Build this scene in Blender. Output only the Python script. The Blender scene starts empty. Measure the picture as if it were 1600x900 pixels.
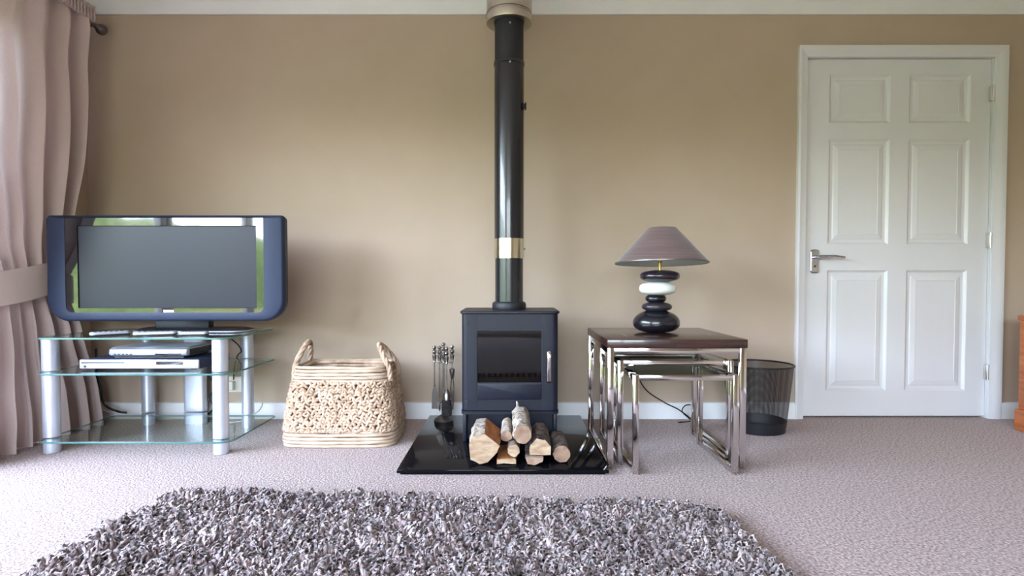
import bpy, bmesh, math, random
import numpy as np
from mathutils import Vector, Matrix, noise as mnoise
random.seed(7); rng = np.random.default_rng(11)
PI = math.pi
scene = bpy.context.scene
COL = scene.collection
# ------------------------------------------------------------------ camera
F = 900.0                      # focal length in pixels of the 1600x900 frame
D = 3.15                       # distance of the chimney wall
H = 0.752                      # camera height
TILT = math.radians(1.5)
VPX, VPY = 798.0, 440.0        # vanishing point of lines running into the room
cam_d = bpy.data.cameras.new('camera'); cam = bpy.data.objects.new('camera', cam_d); COL.objects.link(cam)
scene.camera = cam
cam.location = (0, 0, H); cam.rotation_euler = (PI/2 - TILT, 0, 0)
cam_d.sensor_width = 36.0; cam_d.lens = 36.0*F/1600.0; cam_d.clip_start = 0.05
_cx = VPX; _cy = VPY + F*math.tan(TILT)
cam_d.shift_x = (800-_cx)/1600.0; cam_d.shift_y = (_cy-450)/1600.0
_R = Matrix.Rotation(PI/2 - TILT, 3, 'X')
def ray(px, py): return _R @ Vector(((px-_cx)/F, -(py-_cy)/F, -1.0))
def PY(px, py, Y):             # photo pixel -> point on the plane y = Y
    d = ray(px, py); t = Y/d.y; return Vector((d.x*t, Y, H + d.z*t))
def PZ(px, py, Z=0.0):         # photo pixel -> point on the height z = Z
    d = ray(px, py); t = (Z-H)/d.z; return Vector((d.x*t, d.y*t, Z))
# ------------------------------------------------------------------ world, light, exposure
SKY = 6.6
w = bpy.data.worlds.new('overcast_sky'); scene.world = w; w.use_nodes = True
bg = w.node_tree.nodes['Background']; bg.inputs['Strength'].default_value = SKY
sk_ = w.node_tree.nodes.new('ShaderNodeTexSky'); sk_.sky_type = 'NISHITA'; sk_.sun_disc = False; sk_.sun_elevation = math.radians(32); sk_.sun_rotation = math.radians(60)
sk_.dust_density = 4.0; sk_.air_density = 1.0
hs_ = w.node_tree.nodes.new('ShaderNodeHueSaturation'); hs_.inputs['Saturation'].default_value = 0.72      # thin white cloud over the blue
w.node_tree.links.new(sk_.outputs[0], hs_.inputs['Color']); mu_ = w.node_tree.nodes.new('ShaderNodeMix'); mu_.data_type = 'RGBA'; mu_.blend_type = 'MULTIPLY'; mu_.inputs['Factor'].default_value = 1.0; mu_.inputs['B'].default_value = (1.04, 0.978, 1.0, 1)
w.node_tree.links.new(hs_.outputs[0], mu_.inputs['A']); w.node_tree.links.new(mu_.outputs['Result'], bg.inputs['Color'])
def portal(name, loc, rot, sx, sy):
    l = bpy.data.lights.new(name, 'AREA'); l.shape = 'RECTANGLE'; l.size = sx; l.size_y = sy
    l.cycles.is_portal = True
    o = bpy.data.objects.new(name, l); COL.objects.link(o); o.location = loc; o.rotation_euler = rot
XL, XR, YF, ZC = -2.30, 3.02, -2.6, 2.345      # left wall, right wall, wall behind the camera, ceiling
W1 = (-1.30, 2.60, 0.04, 2.04)                 # patio doors in the left wall: y0 y1 z0 z1
W2 = (-1.90, 0.90, 0.04, 2.04)                 # garden doors behind the camera: x0 x1 z0 z1
portal('window_portal', (XL-0.08, (W1[0]+W1[1])/2, (W1[2]+W1[3])/2), (0, -PI/2, 0), W1[3]-W1[2], W1[1]-W1[0])
portal('window_portal', ((W2[0]+W2[1])/2, YF-0.08, (W2[2]+W2[3])/2), (PI/2, 0, 0), W2[1]-W2[0], W2[3]-W2[2])
vs = scene.view_settings
scene.display_settings.display_device = 'sRGB'
vs.view_transform = 'Standard'; vs.look = 'None'; vs.gamma = 1.0; vs.use_curve_mapping = False; vs.exposure = 0.68
cy = scene.cycles
cy.use_denoising = True; cy.max_bounces = 12; cy.diffuse_bounces = 6; cy.glossy_bounces = 6; cy.transparent_max_bounces = 24; cy.transmission_bounces = 8
cy.caustics_reflective = False; cy.caustics_refractive = False; cy.sample_clamp_indirect = 8.0

# ------------------------------------------------------------------ materials
def srgb(r, g, b):
    f = lambda c: (c/255/12.92) if c/255 <= 0.04045 else ((c/255+0.055)/1.055)**2.4
    return (f(r), f(g), f(b), 1.0)
M = {}
def mat(name, col, rough=0.5, metal=0.0, col2=None, nscale=20, ndetail=4, bump=0.0, bscale=None, stretch=(1,1,1), spec=0.5, lo=0.35, hi=0.65, island=0.0, coat=0.0, sheen=0.0, bdist=0.01):
    m = bpy.data.materials.new(name); m.use_nodes = True; nt = m.node_tree; N = nt.nodes; L = nt.links
    p = N['Principled BSDF']; p.inputs['Base Color'].default_value = col; p.inputs['Roughness'].default_value = rough
    p.inputs['Metallic'].default_value = metal; p.inputs['Specular IOR Level'].default_value = spec
    p.inputs['Coat Weight'].default_value = coat; p.inputs['Coat Roughness'].default_value = 0.05
    p.inputs['Sheen Weight'].default_value = sheen
    tc = N.new('ShaderNodeTexCoord'); mp = N.new('ShaderNodeMapping'); mp.inputs['Scale'].default_value = stretch
    L.new(tc.outputs['Object'], mp.inputs['Vector'])
    out = None
    if col2 is not None:
        n = N.new('ShaderNodeTexNoise'); n.inputs['Scale'].default_value = nscale; n.inputs['Detail'].default_value = ndetail
        L.new(mp.outputs[0], n.inputs['Vector'])
        r = N.new('ShaderNodeValToRGB'); r.color_ramp.elements[0].position = lo; r.color_ramp.elements[1].position = hi
        r.color_ramp.elements[0].color = col; r.color_ramp.elements[1].color = col2
        L.new(n.outputs['Fac'], r.inputs['Fac']); out = r.outputs['Color']
    if island > 0:
        g = N.new('ShaderNodeNewGeometry'); mr = N.new('ShaderNodeMapRange')
        mr.inputs['To Min'].default_value = 1-island; mr.inputs['To Max'].default_value = 1+island
        L.new(g.outputs['Random Per Island'], mr.inputs['Value'])
        mx = N.new('ShaderNodeMix'); mx.data_type = 'RGBA'; mx.blend_type = 'MULTIPLY'; mx.inputs['Factor'].default_value = 1.0
        if out is None: mx.inputs['A'].default_value = col
        else: L.new(out, mx.inputs['A'])
        L.new(mr.outputs['Result'], mx.inputs['B']); out = mx.outputs['Result']
    if out is not None: L.new(out, p.inputs['Base Color'])
    if bump > 0:
        b = N.new('ShaderNodeBump'); b.inputs['Strength'].default_value = bump; b.inputs['Distance'].default_value = bdist
        n2 = N.new('ShaderNodeTexNoise'); n2.inputs['Scale'].default_value = bscale or nscale; n2.inputs['Detail'].default_value = 5
        L.new(mp.outputs[0], n2.inputs['Vector']); L.new(n2.outputs['Fac'], b.inputs['Height']); L.new(b.outputs['Normal'], p.inputs['Normal'])
    M[name] = m; return m
def clear_glass(name, tint, fres=1.45, rough=0.0):
    m = bpy.data.materials.new(name); m.use_nodes = True; nt = m.node_tree; nt.nodes.clear()
    o = nt.nodes.new('ShaderNodeOutputMaterial'); mix = nt.nodes.new('ShaderNodeMixShader'); f = nt.nodes.new('ShaderNodeFresnel'); f.inputs['IOR'].default_value = fres
    t = nt.nodes.new('ShaderNodeBsdfTransparent'); t.inputs['Color'].default_value = tint
    g = nt.nodes.new('ShaderNodeBsdfGlossy'); g.inputs['Roughness'].default_value = rough; g.inputs['Color'].default_value = (0.9,0.95,0.97,1)
    ge = nt.nodes.new('ShaderNodeNewGeometry'); inv = nt.nodes.new('ShaderNodeMath'); inv.operation = 'SUBTRACT'; inv.inputs[0].default_value = 1.0; nt.links.new(ge.outputs['Backfacing'], inv.inputs[1])
    mu = nt.nodes.new('ShaderNodeMath'); mu.operation = 'MULTIPLY'; nt.links.new(f.outputs[0], mu.inputs[0]); nt.links.new(inv.outputs[0], mu.inputs[1])
    nt.links.new(mu.outputs[0], mix.inputs[0]); nt.links.new(t.outputs[0], mix.inputs[1]); nt.links.new(g.outputs[0], mix.inputs[2]); nt.links.new(mix.outputs[0], o.inputs['Surface'])
    M[name] = m
mat('wall_paint', srgb(176,158,139), 0.85, col2=srgb(180,162,144), nscale=3, bump=0.06, bscale=160, bdist=0.004)
mat('white_paint', srgb(222,222,222), 0.55, col2=srgb(226,226,226), nscale=5)
mat('door_paint', srgb(213,213,215), 0.38, col2=srgb(216,216,218), nscale=4, bump=0.05, bscale=60, stretch=(1,1,0.1), bdist=0.003)
mat('ceiling_paint', srgb(228,225,220), 0.9)
mat('carpet', srgb(118,94,86), 0.95, col2=srgb(202,181,171), nscale=120, ndetail=8, bump=0.9, bscale=140, lo=0.36, hi=0.64, spec=0.1, sheen=0.3, bdist=0.012)
mat('lawn_grass', srgb(74,86,50), 0.9, col2=srgb(88,100,58), nscale=3)
mat('hedge_leaf', srgb(44,66,36), 0.9, col2=srgb(70,96,52), nscale=6, bump=1.0, bscale=9, bdist=0.2)
mat('paving', srgb(104,94,90), 0.9, col2=srgb(90,82,78), nscale=4)
mat('window_plastic', srgb(240,240,240), 0.35)
mat('stove_paint', srgb(17,18,31), 0.46, col2=srgb(20,21,35), spec=0.32, nscale=60, bump=0.08, bscale=400, bdist=0.002)
mat('stove_inside', srgb(30,28,28), 0.9, col2=srgb(52,47,44), nscale=14)
mat('flue_enamel', srgb(22,24,31), 0.27, col2=srgb(25,27,34), nscale=30, coat=0.3)
mat('flue_matt', srgb(25,25,31), 0.55)
mat('polished_band', srgb(224,218,200), 0.16, 1.0)
mat('steel_flue', srgb(205,198,186), 0.32, 1.0, col2=srgb(190,182,170), nscale=6)
mat('granite', srgb(10,10,13), 0.07, col2=srgb(22,22,27), nscale=260, ndetail=3, lo=0.5, hi=0.75, spec=0.10)
mat('bark_pale', srgb(188,174,158), 0.9, col2=srgb(78,64,56), nscale=42, bump=0.9, bscale=34, lo=0.42, hi=0.72, bdist=0.012)
mat('bark_grey', srgb(132,118,108), 0.92, col2=srgb(54,45,42), nscale=38, bump=1.0, bscale=30, lo=0.36, hi=0.66, bdist=0.014)
mat('bark_brown', srgb(150,132,118), 0.92, col2=srgb(74,60,54), nscale=34, bump=1.0, bscale=26, lo=0.38, hi=0.66, bdist=0.014)
mat('cut_wood', srgb(182,158,130), 0.85, col2=srgb(152,122,94), nscale=22, bump=0.3, bscale=60, stretch=(1,1,3))
mat('cut_wood_dull', srgb(158,130,108), 0.85, col2=srgb(128,100,80), nscale=22, bump=0.3, bscale=60)
mat('split_orange', srgb(190,126,72), 0.8, col2=srgb(158,96,52), nscale=14, bump=0.4, bscale=30, stretch=(3,0.6,3))
mat('pewter', srgb(176,172,168), 0.3, 1.0, col2=srgb(150,146,142), nscale=40)
mat('dark_pewter', srgb(112,104,101), 0.38, 0.75)
mat('brush_bristle', srgb(34,31,32), 0.9, col2=srgb(60,55,54), nscale=90, bump=0.8, bscale=140)
mat('wicker', srgb(192,166,142), 0.8, col2=srgb(150,120,94), nscale=28, island=0.14, bump=0.4, bscale=120, lo=0.4, hi=0.8, bdist=0.004)
mat('wicker_light', srgb(194,173,151), 0.75, col2=srgb(150,122,96), nscale=30, bump=0.6, bscale=90, stretch=(0.5,0.5,3), lo=0.42, hi=0.8, bdist=0.004)
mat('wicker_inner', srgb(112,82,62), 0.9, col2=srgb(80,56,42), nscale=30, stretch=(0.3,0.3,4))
mat('chrome', srgb(214,210,210), 0.07, 1.0)
mat('aluminium', srgb(206,210,222), 0.34, 0.6, col2=srgb(196,200,212), nscale=8)
clear_glass('glass_clear', (0.92,0.965,0.955,1))
clear_glass('glass_smoked', (0.46,0.50,0.50,1), 1.5)
clear_glass('glass_pane', (0.97,0.985,0.98,1))
clear_glass('stove_glass', (0.46,0.42,0.41,1), 1.45, 0.03)
mat('glass_edge', srgb(70,112,108), 0.12, spec=0.8)
mat('glass_edge_dark', srgb(30,40,42), 0.12, spec=0.8)
mat('tv_silver', srgb(42,50,71), 0.48, 0.0, col2=srgb(39,47,68), nscale=5, spec=0.22)
mat('tv_black_gloss', srgb(9,10,15), 0.04, spec=0.7, coat=0.5)
mat('tv_screen', srgb(26,29,38), 0.34, spec=0.22)
mat('tv_back', srgb(34,37,46), 0.5)
mat('badge_white', srgb(228,230,232), 0.3, 0.4)
mat('silver_plastic', srgb(186,190,200), 0.32, 0.5)
mat('dark_plastic', srgb(32,33,40), 0.35)
mat('button_rubber', srgb(70,72,80), 0.6)
mat('cable_black', srgb(22,22,26), 0.5)
mat('cable_white', srgb(214,212,208), 0.5)
mat('socket_plastic', srgb(226,222,212), 0.4)
mat('walnut', srgb(66,40,36), 0.26, col2=srgb(42,25,24), nscale=7, stretch=(0.6,6,6), bump=0.06, bscale=30, coat=0.3)
mat('strip_steel', srgb(190,184,178), 0.25, 1.0)
mat('stone_black', srgb(24,24,31), 0.22, coat=0.2)
mat('stone_brown', srgb(44,40,44), 0.28)
mat('stone_plum', srgb(38,30,38), 0.22, coat=0.2)
mat('stone_white', srgb(226,230,222), 0.25)
mat('brass', srgb(190,160,104), 0.22, 1.0)
mat('bulb_white', srgb(232,228,220), 0.3)
mat('shade_fabric', srgb(86,66,66), 0.8, col2=srgb(104,83,81), nscale=5, stretch=(1,1,60), sheen=0.5, bump=0.2, bscale=20, bdist=0.004)
mat('shade_lining', srgb(196,200,206), 0.8)
mat('curtain_fabric', srgb(190,172,167), 0.85, col2=srgb(198,180,174), nscale=220, sheen=0.25, bump=0.15, bscale=400, bdist=0.003)
def translucent(name, fac, col):
    nt = M[name].node_tree; o = nt.nodes['Material Output']; p = nt.nodes['Principled BSDF']; t = nt.nodes.new('ShaderNodeBsdfTranslucent'); t.inputs['Color'].default_value = col
    mx = nt.nodes.new('ShaderNodeMixShader'); mx.inputs[0].default_value = fac; nt.links.new(p.outputs[0], mx.inputs[1]); nt.links.new(t.outputs[0], mx.inputs[2]); nt.links.new(mx.outputs[0], o.inputs['Surface'])
translucent('curtain_fabric', 0.13, srgb(224,208,203))
mat('tieback_fabric', srgb(222,206,196), 0.85, col2=srgb(228,212,202), nscale=160, sheen=0.2)
translucent('tieback_fabric', 0.3, srgb(235,222,212))
mat('rod_metal', srgb(120,112,112), 0.35, 1.0)
mat('rug_pile', srgb(142,123,119), 0.85, col2=srgb(178,160,155), nscale=5, island=0.40, sheen=0.3, spec=0.2)
mat('rug_backing', srgb(58,48,50), 0.95)
mat('pine', srgb(186,108,58), 0.4, col2=srgb(150,76,38), nscale=6, stretch=(7,0.8,7), bump=0.05, bscale=20)
mat('hinge_metal', srgb(214,212,208), 0.3, 0.9)
mat('door_chrome', srgb(196,198,208), 0.16, 1.0)
def perforated(name, col):
    m = bpy.data.materials.new(name); m.use_nodes = True; nt = m.node_tree; N = nt.nodes; L = nt.links
    p = N['Principled BSDF']; p.inputs['Base Color'].default_value = col; p.inputs['Roughness'].default_value = 0.45
    uv = N.new('ShaderNodeUVMap'); sp = N.new('ShaderNodeSeparateXYZ'); L.new(uv.outputs[0], sp.inputs[0])
    def wire(sock, wd):
        a = N.new('ShaderNodeMath'); a.operation = 'FRACT'; L.new(sock, a.inputs[0])
        b = N.new('ShaderNodeMath'); b.operation = 'LESS_THAN'; L.new(a.outputs[0], b.inputs[0]); b.inputs[1].default_value = wd; return b.outputs[0]
    mx = N.new('ShaderNodeMath'); mx.operation = 'MAXIMUM'; L.new(wire(sp.outputs[0], 0.34), mx.inputs[0]); L.new(wire(sp.outputs[1], 0.34), mx.inputs[1])
    L.new(mx.outputs[0], p.inputs['Alpha']); M[name] = m
perforated('bin_mesh', srgb(26,26,31))
mat('bin_metal', srgb(22,22,27), 0.4)

# ------------------------------------------------------------------ mesh helpers
class MB:
    def __init__(s): s.v = []; s.f = []; s.mi = []
    def add(s, vs, fs, mi=0):
        o = len(s.v); s.v += [tuple(p) for p in vs]
        for f in fs: s.f.append([i+o for i in f]); s.mi.append(mi)
        return s
    def box(s, x0, x1, y0, y1, z0, z1, bev=0.0, mi=0):
        if bev <= 0:
            v = [(x0,y0,z0),(x1,y0,z0),(x1,y1,z0),(x0,y1,z0),(x0,y0,z1),(x1,y0,z1),(x1,y1,z1),(x0,y1,z1)]
            return s.add(v, [(0,3,2,1),(4,5,6,7),(0,1,5,4),(1,2,6,5),(2,3,7,6),(3,0,4,7)], mi)
        bm = bmesh.new(); bmesh.ops.create_cube(bm, size=1)
        for q in bm.verts: q.co = ((x0+x1)/2+q.co.x*(x1-x0), (y0+y1)/2+q.co.y*(y1-y0), (z0+z1)/2+q.co.z*(z1-z0))
        bmesh.ops.bevel(bm, geom=bm.edges[:], offset=bev, segments=2, profile=0.5, affect='EDGES')
        bm.verts.index_update(); s.add([q.co[:] for q in bm.verts], [[q.index for q in f.verts] for f in bm.faces], mi); bm.free(); return s
    def loft(s, rings, cap0=True, cap1=True, mi=0, closed=False, capmi=None):
        n = len(rings[0]); vs = [p for r in rings for p in r]; fs = []
        m = len(rings)
        for i in range(m if closed else m-1):
            a = i*n; b = ((i+1) % m)*n
            for j in range(n):
                k = (j+1) % n; fs.append((a+j, a+k, b+k, b+j))
        o = len(s.v); s.add(vs, fs, mi)
        cm = mi if capmi is None else capmi
        if not closed:
            if cap0: s.f.append([o+j for j in range(n)][::-1]); s.mi.append(cm)
            if cap1: s.f.append([o+(m-1)*n+j for j in range(n)]); s.mi.append(cm)
        return s
    def lathe(s, prof, c=(0,0,0), n=32, mi=0, cap0=True, cap1=True, sx=1, sy=1):
        rings = [[(c[0]+sx*r*math.cos(2*PI*j/n), c[1]+sy*r*math.sin(2*PI*j/n), c[2]+z) for j in range(n)] for r, z in prof]
        return s.loft(rings, cap0, cap1, mi)
    def tube(s, pts, r, n=10, mi=0, closed=False, twist=0.0, squash=None):
        P = [Vector(p) for p in pts]; m = len(P); rings = []; up = None
        for i, p in enumerate(P):
            if closed: t = P[(i+1) % m]-P[i-1]
            else: t = P[min(i+1, m-1)]-P[max(i-1, 0)]
            t.normalize()
            if up is None: up = Vector((0,0,1)) if abs(t.z) < 0.9 else Vector((1,0,0))
            a = t.cross(up); a.normalize(); b = a.cross(t); b.normalize(); up = b
            rr = r[i] if hasattr(r, '__len__') else r
            rings.append([p + a*(rr*math.cos(2*PI*j/n+twist*i)) + b*(rr*math.sin(2*PI*j/n+twist*i)) for j in range(n)])
        return s.loft(rings, mi=mi, closed=closed)
    def build(s, name, mats, parent=None, smooth=35, loc=None):
        me = bpy.data.meshes.new(name); me.from_pydata(s.v, [], s.f)
        for m in (mats if isinstance(mats, (list, tuple)) else [mats]): me.materials.append(M[m])
        if len(set(s.mi)) > 1: me.polygons.foreach_set('material_index', s.mi)
        me.update()
        bm = bmesh.new(); bm.from_mesh(me); bmesh.ops.recalc_face_normals(bm, faces=bm.faces); bm.to_mesh(me); bm.free()
        if smooth:
            me.shade_smooth(); me.set_sharp_from_angle(angle=math.radians(smooth))
        o = bpy.data.objects.new(name, me); COL.objects.link(o)
        if parent is not None: o.parent = parent; o.matrix_parent_inverse = Matrix.Translation(-parent.location)
        return o
def tag(o, label, cat, group=None):
    o['label'] = label; o['category'] = cat
    if group: o['group'] = group
    return o
def thing(name, label, cat, loc=(0,0,0), group=None):
    o = bpy.data.objects.new(name, None); COL.objects.link(o); o.location = loc; o.empty_display_size = 0.05
    return tag(o, label, cat, group)
def struct(o, label=None):
    o['kind'] = 'structure'
    if label: o['label'] = label
    return o
def sempty(name, loc=(0,0,0), label=None):
    o = bpy.data.objects.new(name, None); COL.objects.link(o); o.location = loc; o.empty_display_size = 0.05
    return struct(o, label)
def rrect(x0, x1, z0, z1, r, n=6):
    """outline of a rounded rectangle in (x, z); r = radii of (bl, br, tr, tl)"""
    if not hasattr(r, '__len__'): r = (r,)*4
    out = []
    for (cx, cz, rr, a0) in ((x0+r[0], z0+r[0], r[0], PI), (x1-r[1], z0+r[1], r[1], 1.5*PI), (x1-r[2], z1-r[2], r[2], 0), (x0+r[3], z1-r[3], r[3], PI/2)):
        for k in range(n+1):
            a = a0 + PI/2*k/n; out.append((cx+rr*math.cos(a), cz+rr*math.sin(a)))
    return out
def xz(poly, y): return [(p[0], y, p[1]) for p in poly]
def xy(poly, z): return [(p[0], p[1], z) for p in poly]
def spline(ctrl, n=8):
    P = [Vector(p) for p in ctrl]; P = [P[0]*2-P[1]] + P + [P[-1]*2-P[-2]]; out = []
    for i in range(1, len(P)-2):
        a, b, c, d = P[i-1:i+3]
        for k in range(n):
            t = k/n; out.append(0.5*((2*b)+(c-a)*t+(2*a-5*b+4*c-d)*t*t+(3*b-a-3*c+d)*t**3))
    out.append(P[-2]); return out

# ================================================================== THE ROOM
T = 0.14
struct(MB().box(XL-T, XR+T, YF-T, D+T, -0.1, 0).build('floor', 'carpet', smooth=0), 'beige flecked carpet covering the whole floor')
struct(MB().box(XL-T, XR+T, YF-T, D+T, ZC, ZC+0.1).build('ceiling', 'ceiling_paint', smooth=0), 'plain white ceiling')
# door opening from the photograph
dl, dr, dt = PY(1258, 370, D).x, PY(1546.5, 370, D).x, PY(1405, 91, D).z
b = MB(); g = 0.006
b.box(XL, dl-0.02, D, D+T, 0, ZC); b.box(dr+0.02, XR, D, D+T, 0, ZC); b.box(dl-0.02, dr+0.02, D, D+T, dt+0.02, ZC)
struct(b.build('wall_back', 'wall_paint', smooth=0), 'tan painted wall behind the stove')
b = MB(); y0, y1, z0, z1 = W1
b.box(XL-T, XL, YF-T, y0, 0, ZC); b.box(XL-T, XL, y1, D+T, 0, ZC); b.box(XL-T, XL, y0, y1, z1, ZC); b.box(XL-T, XL, y0, y1, 0, z0)
struct(b.build('wall_left', 'wall_paint', smooth=0), 'tan painted wall behind the curtain')
struct(MB().box(XR, XR+T, YF-T, D+T, 0, ZC).build('wall_right', 'wall_paint', smooth=0), 'tan painted wall on the right')
b = MB(); x0, x1, z0, z1 = W2
b.box(XL, x0, YF-T, YF, 0, ZC); b.box(x1, XR, YF-T, YF, 0, ZC); b.box(x0, x1, YF-T, YF, z1, ZC); b.box(x0, x1, YF-T, YF, 0, z0)
struct(b.build('wall_front', 'wall_paint', smooth=0), 'tan painted wall behind the camera')
# coving
cz = PY(500, 23.5, D).z; cr = ZC-cz
def coving(name, a, bb, nrm):
    prof = [(0, 0), (0.012, 0), (0.014, 0.012)] + [(0.014+(cr-0.03)*(1-math.cos(t)), 0.012+(cr-0.03)*math.sin(t)) for t in [PI/2*k/8 for k in range(1, 9)]] + [(cr-0.012, cr), (0, cr)]
    rings = []
    for p in (a, bb): rings.append([(p[0]+nrm[0]*q[0], p[1]+nrm[1]*q[0], cz+q[1]) for q in prof])
    return struct(MB().loft(rings).build(name, 'white_paint', smooth=40), 'white plaster coving')
coving('trim_1', (XL, D, 0), (XR, D, 0), (0, -1)); coving('trim_2', (XL, YF, 0), (XL, D, 0), (1, 0))
coving('trim_3', (XR, YF, 0), (XR, D, 0), (-1, 0)); coving('trim_4', (XL, YF, 0), (XR, YF, 0), (0, 1))
# baseboards
bh = PY(700, 628, D).z
def board(name, a, bb, nrm):
    prof = [(0, 0), (0.018, 0), (0.018, bh-0.016), (0.013, bh-0.004), (0.006, bh), (0, bh)]
    rings = [[(p[0]+nrm[0]*q[0], p[1]+nrm[1]*q[0], q[1]) for q in prof] for p in (a, bb)]
    return MB().loft(rings).build(name, 'white_paint', smooth=30)
archl, archr, archt = PY(1243, 370, D).x, PY(1566, 370, D).x, PY(1405, 72.5, D).z
bb_ = sempty('baseboard_back', (0, D, 0), 'white skirting along the back wall')
for a, c in (((XL+0.018, D), (archl, D)), ((archr, D), (XR-0.018, D))):
    board('skirting_board', a, c, (0, -1)).parent = bb_
    bb_.children[-1].matrix_parent_inverse = Matrix.Translation((0, -D, 0))
struct(board('baseboard_left', (XL, W1[1], 0), (XL, D, 0), (1, 0)), 'white skirting on the left wall'); struct(board('baseboard_right', (XR, YF, 0), (XR, D, 0), (-1, 0)), 'white skirting on the right wall')
# door
door = sempty('door_1', ((dl+dr)/2, D, 0), 'white six panel interior door with chrome lever handle')
yl = D+0.014                                             # front of the leaf
b = MB()
def arch_piece(pts_out, pts_in):
    # profile across the architrave: outer edge to inner edge
    n = 5; deps = [0.0, -0.020, -0.022, -0.016, -0.012, 0.0]; ts = [0.0, 0.0, 0.25, 0.6, 1.0, 1.0]
    rings = []
    for po, pi_ in zip(pts_out, pts_in):
        rings.append([(po[0]+(pi_[0]-po[0])*t, D+d, po[1]+(pi_[1]-po[1])*t) for t, d in zip(ts, deps)])
    return rings
for po, pi_ in (([(archl, 0), (archl, archt)], [(dl-0.004, 0), (dl-0.004, dt+0.004)]), ([(archr, 0), (archr, archt)], [(dr+0.004, 0), (dr+0.004, dt+0.004)]), ([(archl, archt), (archr, archt)], [(dl-0.004, dt+0.004), (dr+0.004, dt+0.004)])):
    MB.loft(q := MB(), arch_piece(po, pi_)); q.build('architrave', 'door_paint', door, 25)
b = MB(); b.box(dl-0.02, dl-0.003, D+0.001, D+T, 0, dt+0.02); b.box(dr+0.003, dr+0.02, D+0.001, D+T, 0, dt+0.02); b.box(dl-0.003, dr+0.003, D+0.001, D+T, dt+0.003, dt+0.02)
b.box(dl-0.003, dr+0.003, D+0.06, D+T, 0, dt+0.003)
b.build('door_lining', 'door_paint', door, 0)
def U(px, py): return PY(px, py, yl)
rows = [(116, 192), (217, 382), (422, 611)]
cols = [[(1297, 1391), (1423, 1517)], [(1294, 1389), (1419, 1514)], [(1290, 1386), (1411, 1508)]]
cx_ = [[(sum(U(cols[r][c][0], sum(rows[r])/2).x for r in range(3))/3, sum(U(cols[r][c][1], sum(rows[r])/2).x for r in range(3))/3) for c in range(2)]][0]
rz = [(U(1400, q[1]).z, U(1400, q[0]).z) for q in rows]
lb = 0.012
b = MB()
xs = [dl, cx_[0][0], cx_[0][1], cx_[1][0], cx_[1][1], dr]; zs = [lb, rz[2][0], rz[2][1], rz[1][0], rz[1][1], rz[0][0], rz[0][1], dt]
for i in (0, 2, 4): b.box(xs[i], xs[i+1], yl, yl+0.04, lb, dt)
for i in (0, 2, 4, 6):
    for (a, c) in ((xs[1], xs[2]), (xs[3], xs[4])): b.box(a, c, yl, yl+0.04, zs[i], zs[i+1])
leaf = b.build('door_leaf', 'door_paint', door, 0)
for r in range(3):
    for c in range(2):
        xa, xb = cx_[c]; za, zb = rz[r]; rings = []
        for ins, dep in ((0, 0.0), (0.004, 0.003), (0.012, 0.011), (0.018, 0.012), (0.028, 0.012), (0.034, 0.009), (0.058, 0.004), (0.060, 0.0055)):
            rings.append([(xa+ins, yl+dep, za+ins), (xb-ins, yl+dep, za+ins), (xb-ins, yl+dep, zb-ins), (xa+ins, yl+dep, zb-ins)])
        q = MB(); q.loft(rings, cap0=False, cap1=True); q.build('door_panel', 'door_paint', leaf, 0).matrix_parent_inverse = Matrix()
# lever handle
hp = U(1272, 408); zt, zb = U(1272, 390).z, U(1272, 427).z; hw = 0.024
b = MB(); b.loft([xz(rrect(hp.x-hw, hp.x+hw, zb, zt, 0.014), yl), xz(rrect(hp.x-hw, hp.x+hw, zb, zt, 0.014), yl-0.006), xz(rrect(hp.x-hw+0.006, hp.x+hw-0.006, zb+0.006, zt-0.006, 0.010), yl-0.010)])
hd = b.build('door_handle', 'door_chrome', door, 30); hd['label'] = 'chrome lever handle on its backplate'
zl = U(1272, 402).z; xe = U(1312, 402).x
b = MB(); b.tube([(hp.x+0.002, yl-0.008, zl), (hp.x+0.002, yl-0.05, zl)], 0.0095, 14)
b.tube(spline([(hp.x-0.006, yl-0.05, zl), (hp.x+0.03, yl-0.052, zl+0.002), (hp.x+0.08, yl-0.052, zl+0.004), (xe, yl-0.048, zl-0.002)]), [0.010]*9+[0.0085]*9+[0.007]*7, 12)
b.build('lever', 'door_chrome', hd, 40).matrix_parent_inverse = Matrix.Translation((0,0,0))
b = MB(); b.tube([(hp.x, yl-0.011, U(1272,416).z), (hp.x, yl-0.0125, U(1272,416).z)], 0.006, 12); b.build('keyhole_cover', 'dark_pewter', hd, 40).matrix_parent_inverse = Matrix()
for py in (147, 376, 581):
    z = U(1546, py).z; b = MB(); b.box(dr-0.010, dr+0.012, D-0.004, yl+0.002, z-0.04, z+0.04, 0.002); b.tube([(dr+0.001, D-0.006, z-0.042), (dr+0.001, D-0.006, z+0.042)], 0.006, 10)
    b.build('hinge', 'hinge_metal', door, 40)
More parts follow.
